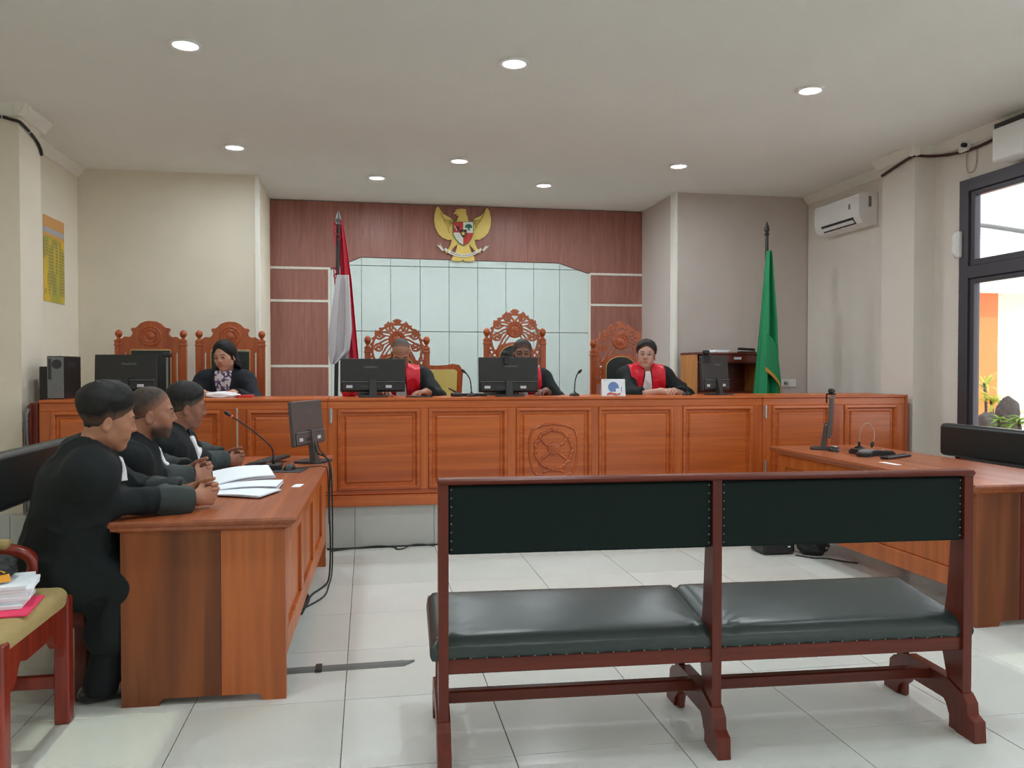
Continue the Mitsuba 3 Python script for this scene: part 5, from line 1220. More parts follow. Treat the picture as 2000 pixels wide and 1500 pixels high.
def nets(f, lo, hi, h):
    """surface nets of f(P) < 0 in the box, evaluated only near the surface"""
    lo, hi = np.asarray(lo, float), np.asarray(hi, float)
    n = (np.ceil((hi - lo) / h / 4).astype(int)) * 4 + 1
    ax = [(lo[i] + h * np.arange(n[i])).astype(np.float32) for i in range(3)]
    cs = [a[::4] for a in ax]
    Pc = np.stack(np.meshgrid(*cs, indexing='ij'), -1)
    Fc = f(Pc.reshape(-1, 3)).reshape(Pc.shape[:3])
    near = [np.round(np.arange(n[i]) / 4).astype(int) for i in range(3)]
    F = Fc[np.ix_(*near)].astype(np.float32)
    m = (np.abs(Fc) < 5.6 * h)[np.ix_(*near)]
    ii = np.argwhere(m)
    F[m] = f(np.stack([ax[0][ii[:, 0]], ax[1][ii[:, 1]], ax[2][ii[:, 2]]], -1))
    for k in range(3):      # closed at the box
        s = [slice(None)] * 3
        for e in (0, -1):
            s[k] = e; F[tuple(s)] = np.maximum(F[tuple(s)], h)
    ins = F < 0
    c = [ins[a:n[0] - 1 + a, b:n[1] - 1 + b, d:n[2] - 1 + d] for a in (0, 1) for b in (0, 1) for d in (0, 1)]
    cnt = sum(x.astype(np.int8) for x in c)
    act = (cnt > 0) & (cnt < 8)
    cell = np.argwhere(act); idx = -np.ones(act.shape, np.int64); idx[act] = np.arange(len(cell))
    acc, num = np.zeros((len(cell), 3)), np.zeros(len(cell))
    corners = [(a, b, d) for a in (0, 1) for b in (0, 1) for d in (0, 1)]
    fv = {k: F[cell[:, 0] + k[0], cell[:, 1] + k[1], cell[:, 2] + k[2]] for k in corners}
    for k in corners:
        for axis in range(3):
            if k[axis]: continue
            k2 = list(k); k2[axis] = 1; k2 = tuple(k2)
            x, y = fv[k], fv[k2]; s = (x < 0) != (y < 0)
            t = np.where(s, x / np.where(s, x - y, 1), 0)
            p = np.array(k, float) + 0 * acc; p[:, axis] += t
            acc[s] += p[s]; num[s] += 1
    v = lo + h * (cell + acc / num[:, None])
    fs = []
    for axis in range(3):
        a0 = [slice(0, None)] * 3; a1 = [slice(0, None)] * 3
        a0[axis] = slice(0, -1); a1[axis] = slice(1, None)
        A, B = ins[tuple(a0)], ins[tuple(a1)]
        e = np.argwhere(A != B)
        u, w = (axis + 1) % 3, (axis + 2) % 3
        e = e[(e[:, u] > 0) & (e[:, w] > 0) & (e[:, u] < n[u] - 1) & (e[:, w] < n[w] - 1)]
        q = []
        for du, dw in ((1, 1), (0, 1), (0, 0), (1, 0)):
            g = e.copy(); g[:, u] -= du; g[:, w] -= dw; q.append(idx[g[:, 0], g[:, 1], g[:, 2]])
        q = np.stack(q, 1)
        flip = ~A[e[:, 0], e[:, 1], e[:, 2]]
        q[flip] = q[flip][:, ::-1]
        fs.append(q)
    q = np.vstack(fs)
    return trimesh.Trimesh(v, np.vstack([q[:, [0, 1, 2]], q[:, [0, 2, 3]]]), process=False)

def smoothed(m, n=2):
    f = m.faces; N = len(m.vertices)
    e = np.vstack([f[:, [0, 1]], f[:, [1, 2]], f[:, [2, 0]]]); i = np.r_[e[:, 0], e[:, 1]]; j = np.r_[e[:, 1], e[:, 0]]
    from scipy.sparse import coo_matrix
    A = coo_matrix((np.ones(len(i)), (i, j)), (N, N)).tocsr(); deg = np.maximum(np.asarray(A.sum(1)), 1)
    v = np.array(m.vertices)
    for _ in range(n):
        for w in (0.5, -0.53): v = v + w * (A @ v / deg - v)
    return trimesh.Trimesh(v, f, process=False)

def head_frame(c, a, pitch, roll, s):
    a, p, r = math.radians(a), math.radians(pitch), math.radians(roll)
    f0 = V3(math.cos(a), math.sin(a), 0); x = V3(math.sin(a), -math.cos(a), 0); z = V3(0, 0, 1)
    f = f0 * math.cos(p) - z * math.sin(p); u = z * math.cos(p) + f0 * math.sin(p)
    x2 = x * math.cos(r) + u * math.sin(r); u2 = u * math.cos(r) - x * math.sin(r)
    return np.asarray(c, float), np.stack([x2, f, u2], 1), s
def to_local(P, fr): return ((P - fr[0].astype(np.float32)) @ fr[1].astype(np.float32)) / fr[2]
def to_world(p, fr): return fr[0] + fr[1] @ (np.asarray(p, float) * fr[2])

def head_sdf(p, female=False, jaw=1.0, nose=1.0, chin=1.0):
    """p in head coordinates: x right, y forward, z up; about 0.24 tall"""
    ax = np.abs(p[..., 0]); q = p.copy(); q[..., 0] = ax       # the right half mirrored
    d = ell(q, (0, -0.012, 0.036), (0.077, 0.097, 0.086))
    d = smin(d, ell(q, (0, 0.024, -0.030), (0.063 * (0.5 + 0.5 * jaw), 0.070, 0.082)), 0.03)
    d = smin(d, caps(q, (0.046 * jaw, 0.006, -0.070), (0.014, 0.066, -0.098), 0.018, 0.018), 0.035)
    d = smin(d, ball(q, (0, 0.071 * chin, -0.102), 0.017), 0.03)
    d = smin(d, ball(q, (0.043, 0.060, -0.022), 0.022), 0.03)              # cheekbone
    d = smin(d, ball(q, (0.030, 0.066, -0.055), 0.020), 0.03)              # cheek
    d = smin(d, caps(q, (0.012, 0.086, 0.024), (0.044, 0.072, 0.022), 0.010 if not female else 0.008, 0.009), 0.022)   # brow
    d = smax(d, -ball(q, (0.033, 0.104, 0.004), 0.0185), 0.016)            # eye socket
    d = smin(d, ell(q, (0.0315, 0.0795, 0.004), (0.0158, 0.0127, 0.0120)), 0.006)
    d = smin(d, caps(q, (0.019, 0.0885, 0.0105), (0.044, 0.0840, 0.0100), 0.0042, 0.0040), 0.004)   # lids
    d = smin(d, caps(q, (0, 0.088, 0.016), (0, 0.108 * nose, -0.024), 0.0065, 0.0115), 0.014)  # nose
    d = smin(d, ball(q, (0.0125, 0.096 * nose, -0.030), 0.0092), 0.007)
    d = smin(d, ell(q, (0, 0.078, -0.060), (0.030, 0.018, 0.020)), 0.02)    # mouth mound
    d = smin(d, ell(q, (0, 0.0915, -0.0555), (0.021, 0.0080, 0.0052)), 0.005)
    d = smin(d, ell(q, (0, 0.0905, -0.0665), (0.018, 0.0085, 0.0062)), 0.005)
    d = smax(d, -ell(q, (0, 0.100, -0.0608), (0.024, 0.007, 0.0014)), 0.003)
    e = ell(q, (0.079, -0.010, -0.023), (0.0085, 0.0185, 0.0325))          # ear
    e = smax(e, -ell(q, (0.091, -0.005, -0.020), (0.0095, 0.0105, 0.020)), 0.005)
    d = smin(d, e, 0.006)
    return d
def neck_sdf(P, fr, N, r=0.056):
    a = to_world((0, -0.022, -0.055), fr)
    return caps(P, a, N + V3(0, 0, -0.02), r * 0.95, r * 1.12)

def skin_colors(v, fr, base, female=False, stubble=0.0, lips=None):
    p = to_local(v.astype(np.float32), fr).astype(float)
    c = np.tile(np.asarray(base, float), (len(v), 1))
    x, y, z = np.abs(p[:, 0]), p[:, 1], p[:, 2]
    c *= (0.94 + 0.12 * meshkit.fbm(p * 30, 3, 2))[:, None]
    def blend(w, col):
        w = np.clip(w, 0, 1)[:, None]; c[:] = c * (1 - w) + np.asarray(col) * w
    g = lambda a, b, r: np.exp(-np.maximum(0, a) / r)
    lipw = ((np.abs(z + 0.061) / 0.0115) ** 2 + (x / 0.024) ** 2 < 1) & (y > 0.07)
    blend(lipw * 0.75, lips if lips is not None else np.asarray(base) * (0.80, 0.52, 0.55))
    brow = ((np.abs(z - 0.028 + 0.12 * np.maximum(0, x - 0.03)) < (0.0042 if not female else 0.003)) & (x > 0.013) & (x < 0.050) & (y > 0.05))
    blend(brow * 0.85, (0.02, 0.016, 0.014))
    lash = ((np.abs(z - 0.0095) < 0.0022) & (np.abs(x - 0.0315) < 0.0145) & (y > 0.075))
    blend(lash * 0.8, (0.02, 0.015, 0.013))
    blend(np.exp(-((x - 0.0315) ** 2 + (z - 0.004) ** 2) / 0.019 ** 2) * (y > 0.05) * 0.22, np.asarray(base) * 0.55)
    nost = ((x - 0.0095) ** 2 + (z + 0.0395) ** 2 < 0.0042 ** 2) & (y > 0.08)
    blend(nost * 0.8, (0.03, 0.012, 0.01))
    blend(np.exp(-(z + 0.025) ** 2 / 0.02 ** 2) * (y > 0.055) * 0.12, np.asarray(base) * (1.15, 0.85, 0.8))
    if stubble:
        jawm = np.clip((-0.045 - z) / 0.03, 0, 1) * np.clip((z + 0.150) / 0.02, 0, 1) * np.clip((y + 0.01) / 0.02, 0, 1) * (y > -0.02)
        mous = ((np.abs(z + 0.047) < 0.005) & (x < 0.026) & (y > 0.07))
        near_lip = lipw
        blend((np.maximum(jawm, mous * 0.9) * stubble) * (~near_lip), (0.030, 0.022, 0.018))
    return c

def hair_sdf(p, t_top, t_side, hz=0.062, nape=-0.063, slope=0.6, long=False, part=None, hy=0.085, fluff=0.0, side=0.0, ears=True, taper=0.05, peak=0.0):
    q = p.copy(); q[..., 0] = np.abs(p[..., 0])
    z = p[..., 2]
    t = t_side + (t_top - t_side) * np.clip((z + 0.01) / 0.09, 0, 1)
    y = p[..., 1]
    ylim = np.interp(z - (hz - 0.062), [-0.06, -0.012, 0.010, 0.030, 0.062, 0.12], [0.020, 0.024, 0.034, 0.052, 0.085, 0.135]).astype(np.float32) + (hy - 0.085)
    cut = 0.8 * (y - ylim) - side * np.clip(0.035 - np.abs(p[..., 0]), 0, 1)
    zlow = np.interp(y, [-0.13, -0.075, -0.040, -0.026, -0.014, 0.03], [nape - 0.004, nape + 0.008, nape + 0.035, -0.020, -0.012, -0.014]).astype(np.float32)
    low = 0.85 * (zlow - z)
    if peak: cut = cut + peak * (0.030 - np.abs(p[..., 0] + 0.012)) * (p[..., 0] * 0 + 1) * np.clip((z - 0.03) / 0.05, 0, 1)
    if long: cut = 0.8 * (p[..., 1] - hy) - 0.6 * (z - hz) + 0.35 * (0.028 - np.abs(p[..., 0] - 0.012))
    if not ears: low = 0.85 * (np.interp(y, [-0.13, -0.05, -0.02, 0.03], [nape, nape, -0.05, -0.03]).astype(np.float32) - z)
    edge = cut if long else np.maximum(cut, low)
    if fluff: edge = edge + 0.008 * (meshkit.fbm(p.astype(float) * 90, 2, 9) - 0.5).astype(np.float32)
    t = t * (np.clip(-edge / taper, 0.0, 1) ** 0.9 * 0.97 + 0.03)
    d = np.minimum(ell(q, (0, -0.012, 0.036), (0.077, 0.097, 0.086)), ell(q, (0, 0.0, -0.012), (0.068, 0.083, 0.08))) - t
    if long:
        d = smin(d, caps(q, (0.058, -0.030, 0.03), (0.074, -0.040, -0.09), 0.026, 0.022), 0.03)
        sd = p.copy()
        d = smin(d, caps(sd, (-0.076, -0.035, -0.07), (-0.105, 0.012, -0.235), 0.029, 0.024), 0.02)
        d = smin(d, caps(q, (0.03, -0.075, 0.0), (0.045, -0.080, -0.24), 0.042, 0.040), 0.04)
        d = d - 0.0016 * np.sin(np.arctan2(p[..., 0], p[..., 1] + 0.02) * 46 + z * 30)
    if fluff: d = d - fluff * (meshkit.fbm(p.astype(float) * np.array([60, 60, 22.0]), 3, 5) - 0.5).astype(np.float32) * 2
    if fluff: cut, low = cut + 0.004 * (meshkit.fbm(p.astype(float) * 120, 2, 9) - 0.5).astype(np.float32), low
    d = smax(d, cut, 0.004)
    if long:
        d = smax(d, ell(q, (0, 0.088, -0.02), (0.060, 0.078, 0.098)) * -1, 0.006)
    else:
        d = smax(d, low, 0.003)
        if ears: d = smax(d, -ell(q, (0.086, -0.004, -0.027), (0.02, 0.021, 0.033)), 0.004)      # round the ear
    return d

def rot_about(v, k, ang):
    v, k = np.asarray(v, float), unit(k); c, s = math.cos(ang), math.sin(ang)
    return v * c + np.cross(k, v) * s + k * (k @ v) * (1 - c)
def hand_bones(W, d, b, right, curl=(35, 60, 30), thumb_in=0.3, spread=0.05, s=1.0, thumb_up=False):
    """list of (a, b, ra, rb) capsules; d finger direction, b back of the hand"""
    d = unit(d); b = unit(np.asarray(b) - d * (np.asarray(b) @ d))
    t = np.cross(d, b) * (-1 if right else 1)          # towards the thumb
    out, fingers = [], []
    offs = [0.031, 0.0105, -0.010, -0.029]; L = [0.070, 0.078, 0.072, 0.057]; kn = [0.088, 0.092, 0.087, 0.078]
    for i in range(4):
        K = W + s * (d * kn[i] + t * offs[i] + b * (0.004 if i in (1, 2) else 0.0))
        out.append((W + s * (d * 0.012 + t * offs[i] * 0.6), K, 0.0155 * s, 0.0118 * s))
        dd = rot_about(d, b, (1 if right else -1) * -spread * (1.5 - i)); k = np.cross(dd, b)
        p = K; ang = 0
        for j, fr in enumerate((0.45, 0.31, 0.24)):
            ang += math.radians(curl[j] + (4 * (i - 1.5) if j == 0 else 0))
            e = rot_about(dd, k, -ang) if (rot_about(dd, k, -0.5) @ b) < (dd @ b) else rot_about(dd, k, ang)
            p2 = p + e * L[i] * fr * s
            fingers.append((p, p2, (0.0094 - 0.0009 * j - (0.0008 if i == 3 else 0)) * s, (0.0088 - 0.0009 * j - (0.0008 if i == 3 else 0)) * s))
            p = p2
    tb = W + s * (d * 0.022 + t * 0.024 - b * 0.008)
    td = unit(d * 0.62 + t * (0.75 - thumb_in) - b * (0.25 + 0.5 * thumb_in))
    p = tb
    th = []
    for j, (l, r0, r1) in enumerate(((0.044, 0.0150, 0.0115), (0.033, 0.0112, 0.0100), (0.027, 0.0100, 0.0085))):
        p2 = p + td * l * s; th.append((p, p2, r0 * s, r1 * s)); p = p2
        td = unit(td + d * 0.35 - t * 0.25 * thumb_in - b * 0.05)
    return out, fingers, th
def hand_sdf(P, bones):
    palm, fingers, th = bones
    d = caps(P, *palm[0])
    for c in palm[1:]: d = smin(d, caps(P, *c), 0.016)
    for i in range(4):
        g = caps(P, *fingers[3 * i])
        for j in (1, 2): g = smin(g, caps(P, *fingers[3 * i + j]), 0.004)
        d = smin(d, g, 0.006)
    g = caps(P, *th[0])
    for c in th[1:]: g = smin(g, caps(P, *c), 0.004)
    return smin(d, g, 0.010)

def ik(S, Wp, hint, l1=0.285, l2=0.255):
    S, Wp = np.asarray(S, float), np.asarray(Wp, float)
    d = Wp - S; L = np.linalg.norm(d)
    if L > 0.985 * (l1 + l2): k = L / (0.985 * (l1 + l2)); l1 *= k; l2 *= k
    u = d / L; x = (l1 * l1 - l2 * l2 + L * L) / (2 * L); hgt = math.sqrt(max(0, l1 * l1 - x * x))
    n = np.asarray(hint, float) - u * (np.asarray(hint, float) @ u); n = unit(n)
    return S + u * x + n * hgt

def solid(m):
    try:
        k = Manifold(MMesh(vert_properties=np.asarray(m.vertices, np.float32), tri_verts=np.asarray(m.faces, np.uint32)))
        return k if k.status().name == 'NoError' and k.num_tri() > 0 else None
    except Exception: return None
def fuse(ms):
    s = [solid(m) for m in ms]
    if all(x is not None for x in s):
        r = s[0]
        for x in s[1:]: r = r + x
        if r.num_tri() > 0: return tm(r)
    return join(*ms)

def make_person(label, group, skin, head, N, pelvis, yaw, hands, elbows, seat_z, floor_z, hair, dress, bones=None, knees=None, ankles=None, sh=0.185, female=False, stubble=0.0,
                fine=0.0034, shape={}, bulk=1.0, cut_sleeve=0.03, glasses=False, elbow_at=None):
    t = thing('person', label, 'person', group)
    fr = head_frame(*head)
    a = math.radians(yaw); f = V3(math.cos(a), math.sin(a), 0); r = V3(math.sin(a), -math.cos(a), 0); z = V3(0, 0, 1)
    N, pelvis = np.asarray(N, float), np.asarray(pelvis, float)
    S = {1: N + r * sh - z * 0.055 + f * 0.005, -1: N - r * sh - z * 0.055 + f * 0.005}
    W = {1: np.asarray(hands[0], float), -1: np.asarray(hands[1], float)}
    E = {s: (np.asarray(elbow_at[0 if s == 1 else 1], float) if elbow_at else ik(S[s], W[s], elbows[0 if s == 1 else 1])) for s in (1, -1)}
    hip = {s: pelvis + r * s * 0.085 - z * 0.01 for s in (1, -1)}
    K = {s: (np.asarray(knees[0 if s == 1 else 1], float) if knees else hip[s] + f * 0.40 + r * s * 0.03 + z * 0.02) for s in (1, -1)}
    A = {s: (np.asarray(ankles[0 if s == 1 else 1], float) if ankles else V3(*(K[s] - f * 0.04)[:2], floor_z + 0.095)) for s in (1, -1)}
    chest = N * 0.72 + pelvis * 0.28
    def torso(P, g):
        d = None
        for s in (-1, 0, 1):
            c = caps(P, pelvis + r * s * 0.07, chest + r * s * 0.075, (0.118 + g) * bulk, (0.108 + g) * bulk)
            d = c if d is None else smin(d, c, 0.08)
        d = smin(d, caps(P, S[1] - r * 0.02, S[-1] + r * 0.02, 0.062 + g, 0.062 + g), 0.07)
        d = smin(d, caps(P, chest, N - z * 0.05, 0.10 + g, 0.07 + g), 0.06)
        if female: 
            for s in (-1, 1): d = smin(d, ball(P, chest + f * 0.085 + r * s * 0.075 - z * 0.02, 0.052 + g), 0.05)
        for s in (-1, 1): d = smin(d, caps(P, N + z * 0.005, S[s], 0.045 + g, 0.058 + g), 0.05)
        return d
    def limbs(P):
        d = torso(P, -0.015)
        for s in (1, -1):
            d = smin(d, caps(P, S[s], E[s], 0.047, 0.038), 0.04)
            d = smin(d, caps(P, E[s], W[s], 0.037, 0.027), 0.02)
            d = smin(d, caps(P, hip[s], K[s], 0.075, 0.052), 0.05)
            d = smin(d, caps(P, K[s], A[s], 0.050, 0.036), 0.03)
            d = smin(d, caps(P, A[s] - z * 0.03, A[s] + f * 0.13 - z * 0.065, 0.035, 0.026), 0.03)
        return smin(d, neck_sdf(P, fr, N), 0.03)
    pts = np.array([N, pelvis, *S.values(), *E.values(), *W.values(), *K.values(), *A.values()])
    body = nets(limbs, pts.min(0) - 0.22, np.maximum(pts.max(0) + 0.20, 0), 0.013) if True else None
    hc = fr[0]
    pieces = [body, smoothed(nets(lambda P: smin(head_sdf(to_local(P, fr), female, **shape) * fr[2], neck_sdf(P, fr, N), 0.03), hc - (0.135, 0.135, 0.24), hc + (0.135, 0.135, 0.15), fine), 1)]
    for s in (1, -1):
        bn = bones[0 if s == 1 else 1] if bones else None
        if bn is None: continue
        allp = np.array([x for grp in bn for c in grp for x in c[:2]])
        fd = unit(W[s] - E[s])
        pieces.append(nets(lambda P: smin(hand_sdf(P, bn), caps(P, W[s] - fd * 0.12, W[s] + fd * 0.01, 0.031, 0.0255), 0.022), np.minimum(allp.min(0), W[s] - fd * 0.12) - 0.04, np.maximum(allp.max(0), W[s] - fd * 0.12) + 0.04, 0.0033))
    m = fuse(pieces)
    add(t, 'body', m, 'skin', smooth=True, color=skin_colors(np.array(m.vertices), fr, skin, female, stubble))
    # eyes
    for s in (1, -1):
        e = trimesh.creation.icosphere(subdivisions=3, radius=0.0122 * fr[2]); ev = np.array(e.vertices)
        u = ev @ V3(0, 1, 0) / (0.0122 * fr[2])
        col = np.where(u[:, None] > 0.93, (0.004, 0.004, 0.004), np.where(u[:, None] > 0.80, (0.035, 0.018, 0.010), (0.30, 0.27, 0.25)))
        ev = ev @ fr[1].T + to_world((s * 0.0315, 0.0805, 0.0035), fr)
        add(t, 'eye', trimesh.Trimesh(ev, e.faces, process=False), 'eye_color', smooth=True, color=col)
    # hair
    if hair:
        hp = dict(hair); hc_ = np.asarray(hp.pop('col'), float); root = np.asarray(hp.pop('root', hc_), float)
        lo = hc - (0.16, 0.16, 0.34 if hp.get('long') else 0.16); hi = hc + (0.16, 0.16, 0.17)
        m = nets(lambda P: hair_sdf(to_local(P, fr), **hp) * fr[2], lo, hi, 0.0036)
        m = smoothed(m, 1)
        hv = to_local(np.array(m.vertices, np.float32), fr)
        depth = np.minimum(ell(hv * np.array([1, 1, 1], np.float32), (0, -0.012, 0.036), (0.077, 0.097, 0.086)), 1)
        w = np.clip((depth - min(0.004, 0.2 * hp['t_top'])) / min(0.012, 0.7 * hp['t_top']), 0, 1)[:, None] if not hp.get('long') else np.ones((len(hv), 1))
        strand = 0.80 + 0.45 * meshkit.noise(hv.astype(float) * np.array([160, 160, 40.0]), 3)[:, None]
        add(t, 'hair', m, 'hair', smooth=True, color=np.clip((root * (1 - w) + hc_ * w) * strand, 0, 1))
    # clothes
    kind = dress['kind']
    wr = {s: (0.55 if kind == 'robe' else 0.3) for s in (1, -1)}
    sl = dress.get('sleeve', 0.062)
    def fold(P, amp, fx=7.0, fz=2.2):
        q = np.asarray(P, float)
        b = (meshkit.fbm(q * np.array([fx, fx, fz]) + 3.3, 3, 11) - 0.5) * 2 * amp
        rid = 1 - np.abs(2 * meshkit.noise(q * np.array([13, 13, 4.5]) + 1.7 * meshkit.noise(q * 6, 4)[..., None], 7) - 1)
        return (b - amp * 0.55 * np.maximum(rid - 0.6, 0) / 0.4).astype(np.float32)
    cuff = {s: W[s] - unit(W[s] - E[s]) * dress.get('cuff', cut_sleeve) for s in (1, -1)}
    def garment(P):
        d = torso(P, dress.get('g', 0.018))
        if kind == 'robe':
            for s in (1, -1):
                d = smin(d, caps(P, hip[s], K[s], 0.115, 0.085), 0.09)
                sk = dress.get('skirt', 0.25)
                d = smin(d, caps(P, K[s], K[s] * (1 - sk) + A[s] * sk, 0.088, 0.095), 0.07)
                d = smin(d, caps(P, pelvis - f * 0.02 + r * s * 0.07, pelvis - f * 0.03 + r * s * 0.09 - z * dress.get('hang', 0.05), 0.125, 0.13), 0.08)
        for s in (1, -1):
            d = smin(d, caps(P, S[s], E[s], sl + 0.012, sl + 0.006), 0.05)
            fd = unit(W[s] - E[s])
            fa = caps(P, E[s], cuff[s] + fd * 0.03, sl + 0.004, sl - 0.006 if kind == 'blazer' else sl + dress.get('flare', 0.0))
            fa = np.maximum(fa, ((P - cuff[s].astype(np.float32)) @ fd.astype(np.float32)))
            d = smin(d, fa, 0.03)
        if kind == 'robe': d = smin(smin(d, caps(P, N - f * 0.0 - z * 0.01, N + z * 0.012 - f * 0.012, 0.066, 0.066), 0.025), caps(P, N - f * 0.052 - r * 0.034 + z * 0.022, N - f * 0.052 + r * 0.034 + z * 0.022, 0.030, 0.030), 0.04)
        d = d + fold(P, dress.get('fold', 0.010))
        ax0 = unit(to_world((0, -0.02, -0.05), fr) - N)
        d = smax(d, -caps(P, N - z * 0.06 + f * 0.02, N + ax0 * 0.2 + f * 0.01, 0.050, 0.068), 0.012)
        zb = dress.get('bottom')
        if zb is not None: d = np.maximum(d, (zb - P[..., 2]))
        return d
    lo, hi = pts.min(0) - 0.24, np.maximum(pts.max(0), N) + 0.2
    hs = dress.get('h', 0.0095)
    m = smoothed(nets(garment, lo, hi, hs), 2)
    g_key = add(t, dress['name'], m, dress['mat'], smooth=True)
    def local(P): 
        q = P - N.astype(np.float32)
        return q @ r.astype(np.float32), q @ f.astype(np.float32), q[..., 2]
    def patch(name, off, region, m_, h=0.006, lo2=None, hi2=None):
        def fn(P):
            x, y, zz = local(P)
            return np.maximum.reduce([garment(P) - off, region(P, x, y, zz), torso(P, dress.get('g', 0.018)) - 0.035])
        mm = smoothed(nets(fn, N - (0.34, 0.34, 0.62) if lo2 is None else lo2, N + (0.34, 0.34, 0.10) if hi2 is None else hi2, h), 1)
        return add(g_key, name, mm, m_, smooth=True)
    bw = dress.get('bib')
    if bw:   # (top half-width, bottom half-width, length)
        patch('bib', 0.010, lambda P, x, y, zz: np.maximum.reduce([np.abs(x - 0.0) - (bw[0] + (bw[1] - bw[0]) * np.clip((-0.02 - zz) / bw[2], 0, 1)), zz + 0.005, -bw[2] - zz, 0.0 - y, y - 0.215]), 'cloth_white', 0.005)
        colr = lambda P: np.maximum(np.abs(caps(P, N - z * 0.02, N + z * 0.035 - f * 0.008, 0.060, 0.058)) - 0.004, np.maximum(P[..., 2] - (N[2] + 0.028), (N[2] - 0.03) - P[..., 2]))
        add(g_key, 'collar', smoothed(nets(colr, N - 0.09, N + 0.09, 0.004), 1), 'cloth_white' if not dress.get('dark_collar') else dress['mat'], smooth=True)
    if dress.get('bands'):
        b0, b1, bl = dress['bands']
        for s in (1, -1):
            patch('red_band', 0.006, lambda P, x, y, zz: np.maximum.reduce([(b0 + 0.10 * np.clip(-0.02 - zz, 0, 0.5) * dress.get('vflare', 0.9)) - s * x, s * x - (b1 + 0.02 * np.clip(-zz - 0.1, 0, 1)), -bl - zz, -0.075 - y, y - 0.215]), 'robe_red', 0.0065)
    if dress.get('vneck'):
        v0, vl = dress['vneck']
        patch('blouse', 0.007, lambda P, x, y, zz: np.maximum.reduce([np.abs(x) - (v0 * np.clip(1.15 - (-zz) / vl, 0, 1)), -vl - zz, 0.0 - y, zz - 0.03, y - 0.2]), 'blouse_print', 0.005)
        for s in (1, -1):
            patch('lapel', 0.009, lambda P, x, y, zz: np.maximum.reduce([np.abs(s * x - (v0 * np.clip(1.15 - (-zz) / vl, 0, 1)) - 0.016) - 0.014 * np.clip(1.3 - np.abs(zz + 0.12) / 0.12, 0.2, 1), -vl - 0.02 - zz, 0.01 - y, zz + 0.02, y - 0.2]), dress['mat'], 0.005)
        add(g_key, 'collar', smoothed(nets(lambda P: np.maximum(np.abs(caps(P, N - z * 0.02, N + z * 0.035 - f * 0.008, 0.062, 0.060)) - 0.004, np.maximum(P[..., 2] - (N[2] + 0.024), (N[2] - 0.03) - P[..., 2])), N - 0.09, N + 0.09, 0.004), 1), 'blouse_print', smooth=True)
    if dress.get('cuff_band'):
        for s in (1, -1):
            fd = unit(W[s] - E[s]).astype(np.float32); c1 = cuff[s].astype(np.float32); L = dress['cuff_band']
            cf = lambda P: np.maximum.reduce([garment(P) - 0.003, (P - c1) @ fd - 0.003, -((P - c1) @ fd) - L, caps(P, E[s], W[s], 0.10, 0.10)])
            add(g_key, 'sleeve_cuff', smoothed(nets(cf, np.minimum(c1, c1 - fd * L) - 0.12, np.maximum(c1, c1 - fd * L) + 0.12, 0.0065), 1), 'robe_sleeve', smooth=True)
    # trousers and shoes
    def legs(P):
        d = None
        for s in (1, -1):
            c = smin(caps(P, hip[s], K[s], 0.092, 0.068), caps(P, K[s], A[s] - z * 0.04, 0.070, 0.066), 0.04)
            d = c if d is None else smin(d, c, 0.05)
        d = d + fold(P, 0.006, 9, 5)
        return np.maximum(d, (floor_z + 0.030) - P[..., 2])
    lp = np.array([*hip.values(), *K.values(), *A.values()])
    add(t, 'trousers', smoothed(nets(legs, lp.min(0) - 0.13, lp.max(0) + 0.13, 0.011), 1), 'trouser_black', smooth=True)
    for s in (1, -1):
        x0 = V3(*A[s][:2], floor_z)
        def shoe(P):
            d = caps(P, x0 - f * 0.055 + z * 0.036, x0 + f * 0.10 + z * 0.034, 0.034, 0.036)
            d = smin(d, caps(P, x0 + f * 0.10 + z * 0.032, x0 + f * 0.175 + z * 0.022, 0.036, 0.020), 0.02)
            d = smin(d, caps(P, x0 - f * 0.03 + z * 0.05, x0 - f * 0.005 + z * 0.075, 0.036, 0.038), 0.03)
            return np.maximum(d, floor_z + 0.002 - P[..., 2])
        add(t, 'shoe', nets(shoe, x0 - (0.24, 0.24, 0.01), x0 + (0.24, 0.24, 0.13), 0.006), 'shoe_black', smooth=True)
    if glasses:
        rims, lens = [], []
        for s in (1, -1):
            ring = [to_world((s * 0.0335 + 0.0235 * math.cos(q), 0.1015 - 0.10 * abs(0.0235 * math.cos(q) * 0.4 if s * math.cos(q) > 0 else 0), 0.001 + 0.0175 * math.sin(q)), fr) for q in np.linspace(0, 2 * np.pi, 28, endpoint=False)]
            rims.append(tube(ring, 0.0012, 6, closed=True))
            rims.append(tube([to_world(p, fr) for p in ((s * 0.057, 0.100, 0.006), (s * 0.074, 0.075, 0.007), (s * 0.083, 0.0, 0.006))], 0.0013, 6))
            c = np.mean(ring, axis=0); vv = np.vstack([c, ring])
            lens.append(trimesh.Trimesh(vv, [(0, 1 + i, 1 + (i + 1) % 28) for i in range(28)], process=False))
        rims.append(tube([to_world(p, fr) for p in ((-0.010, 0.103, 0.004), (0, 0.106, 0.007), (0.010, 0.103, 0.004))], 0.0013, 6))
        g = add(t, 'glasses', join(*rims), 'steel', smooth=True, label='thin metal framed glasses')
        for l in lens: add(g, 'lens', l, 'pane_glass', smooth=False)
    return t

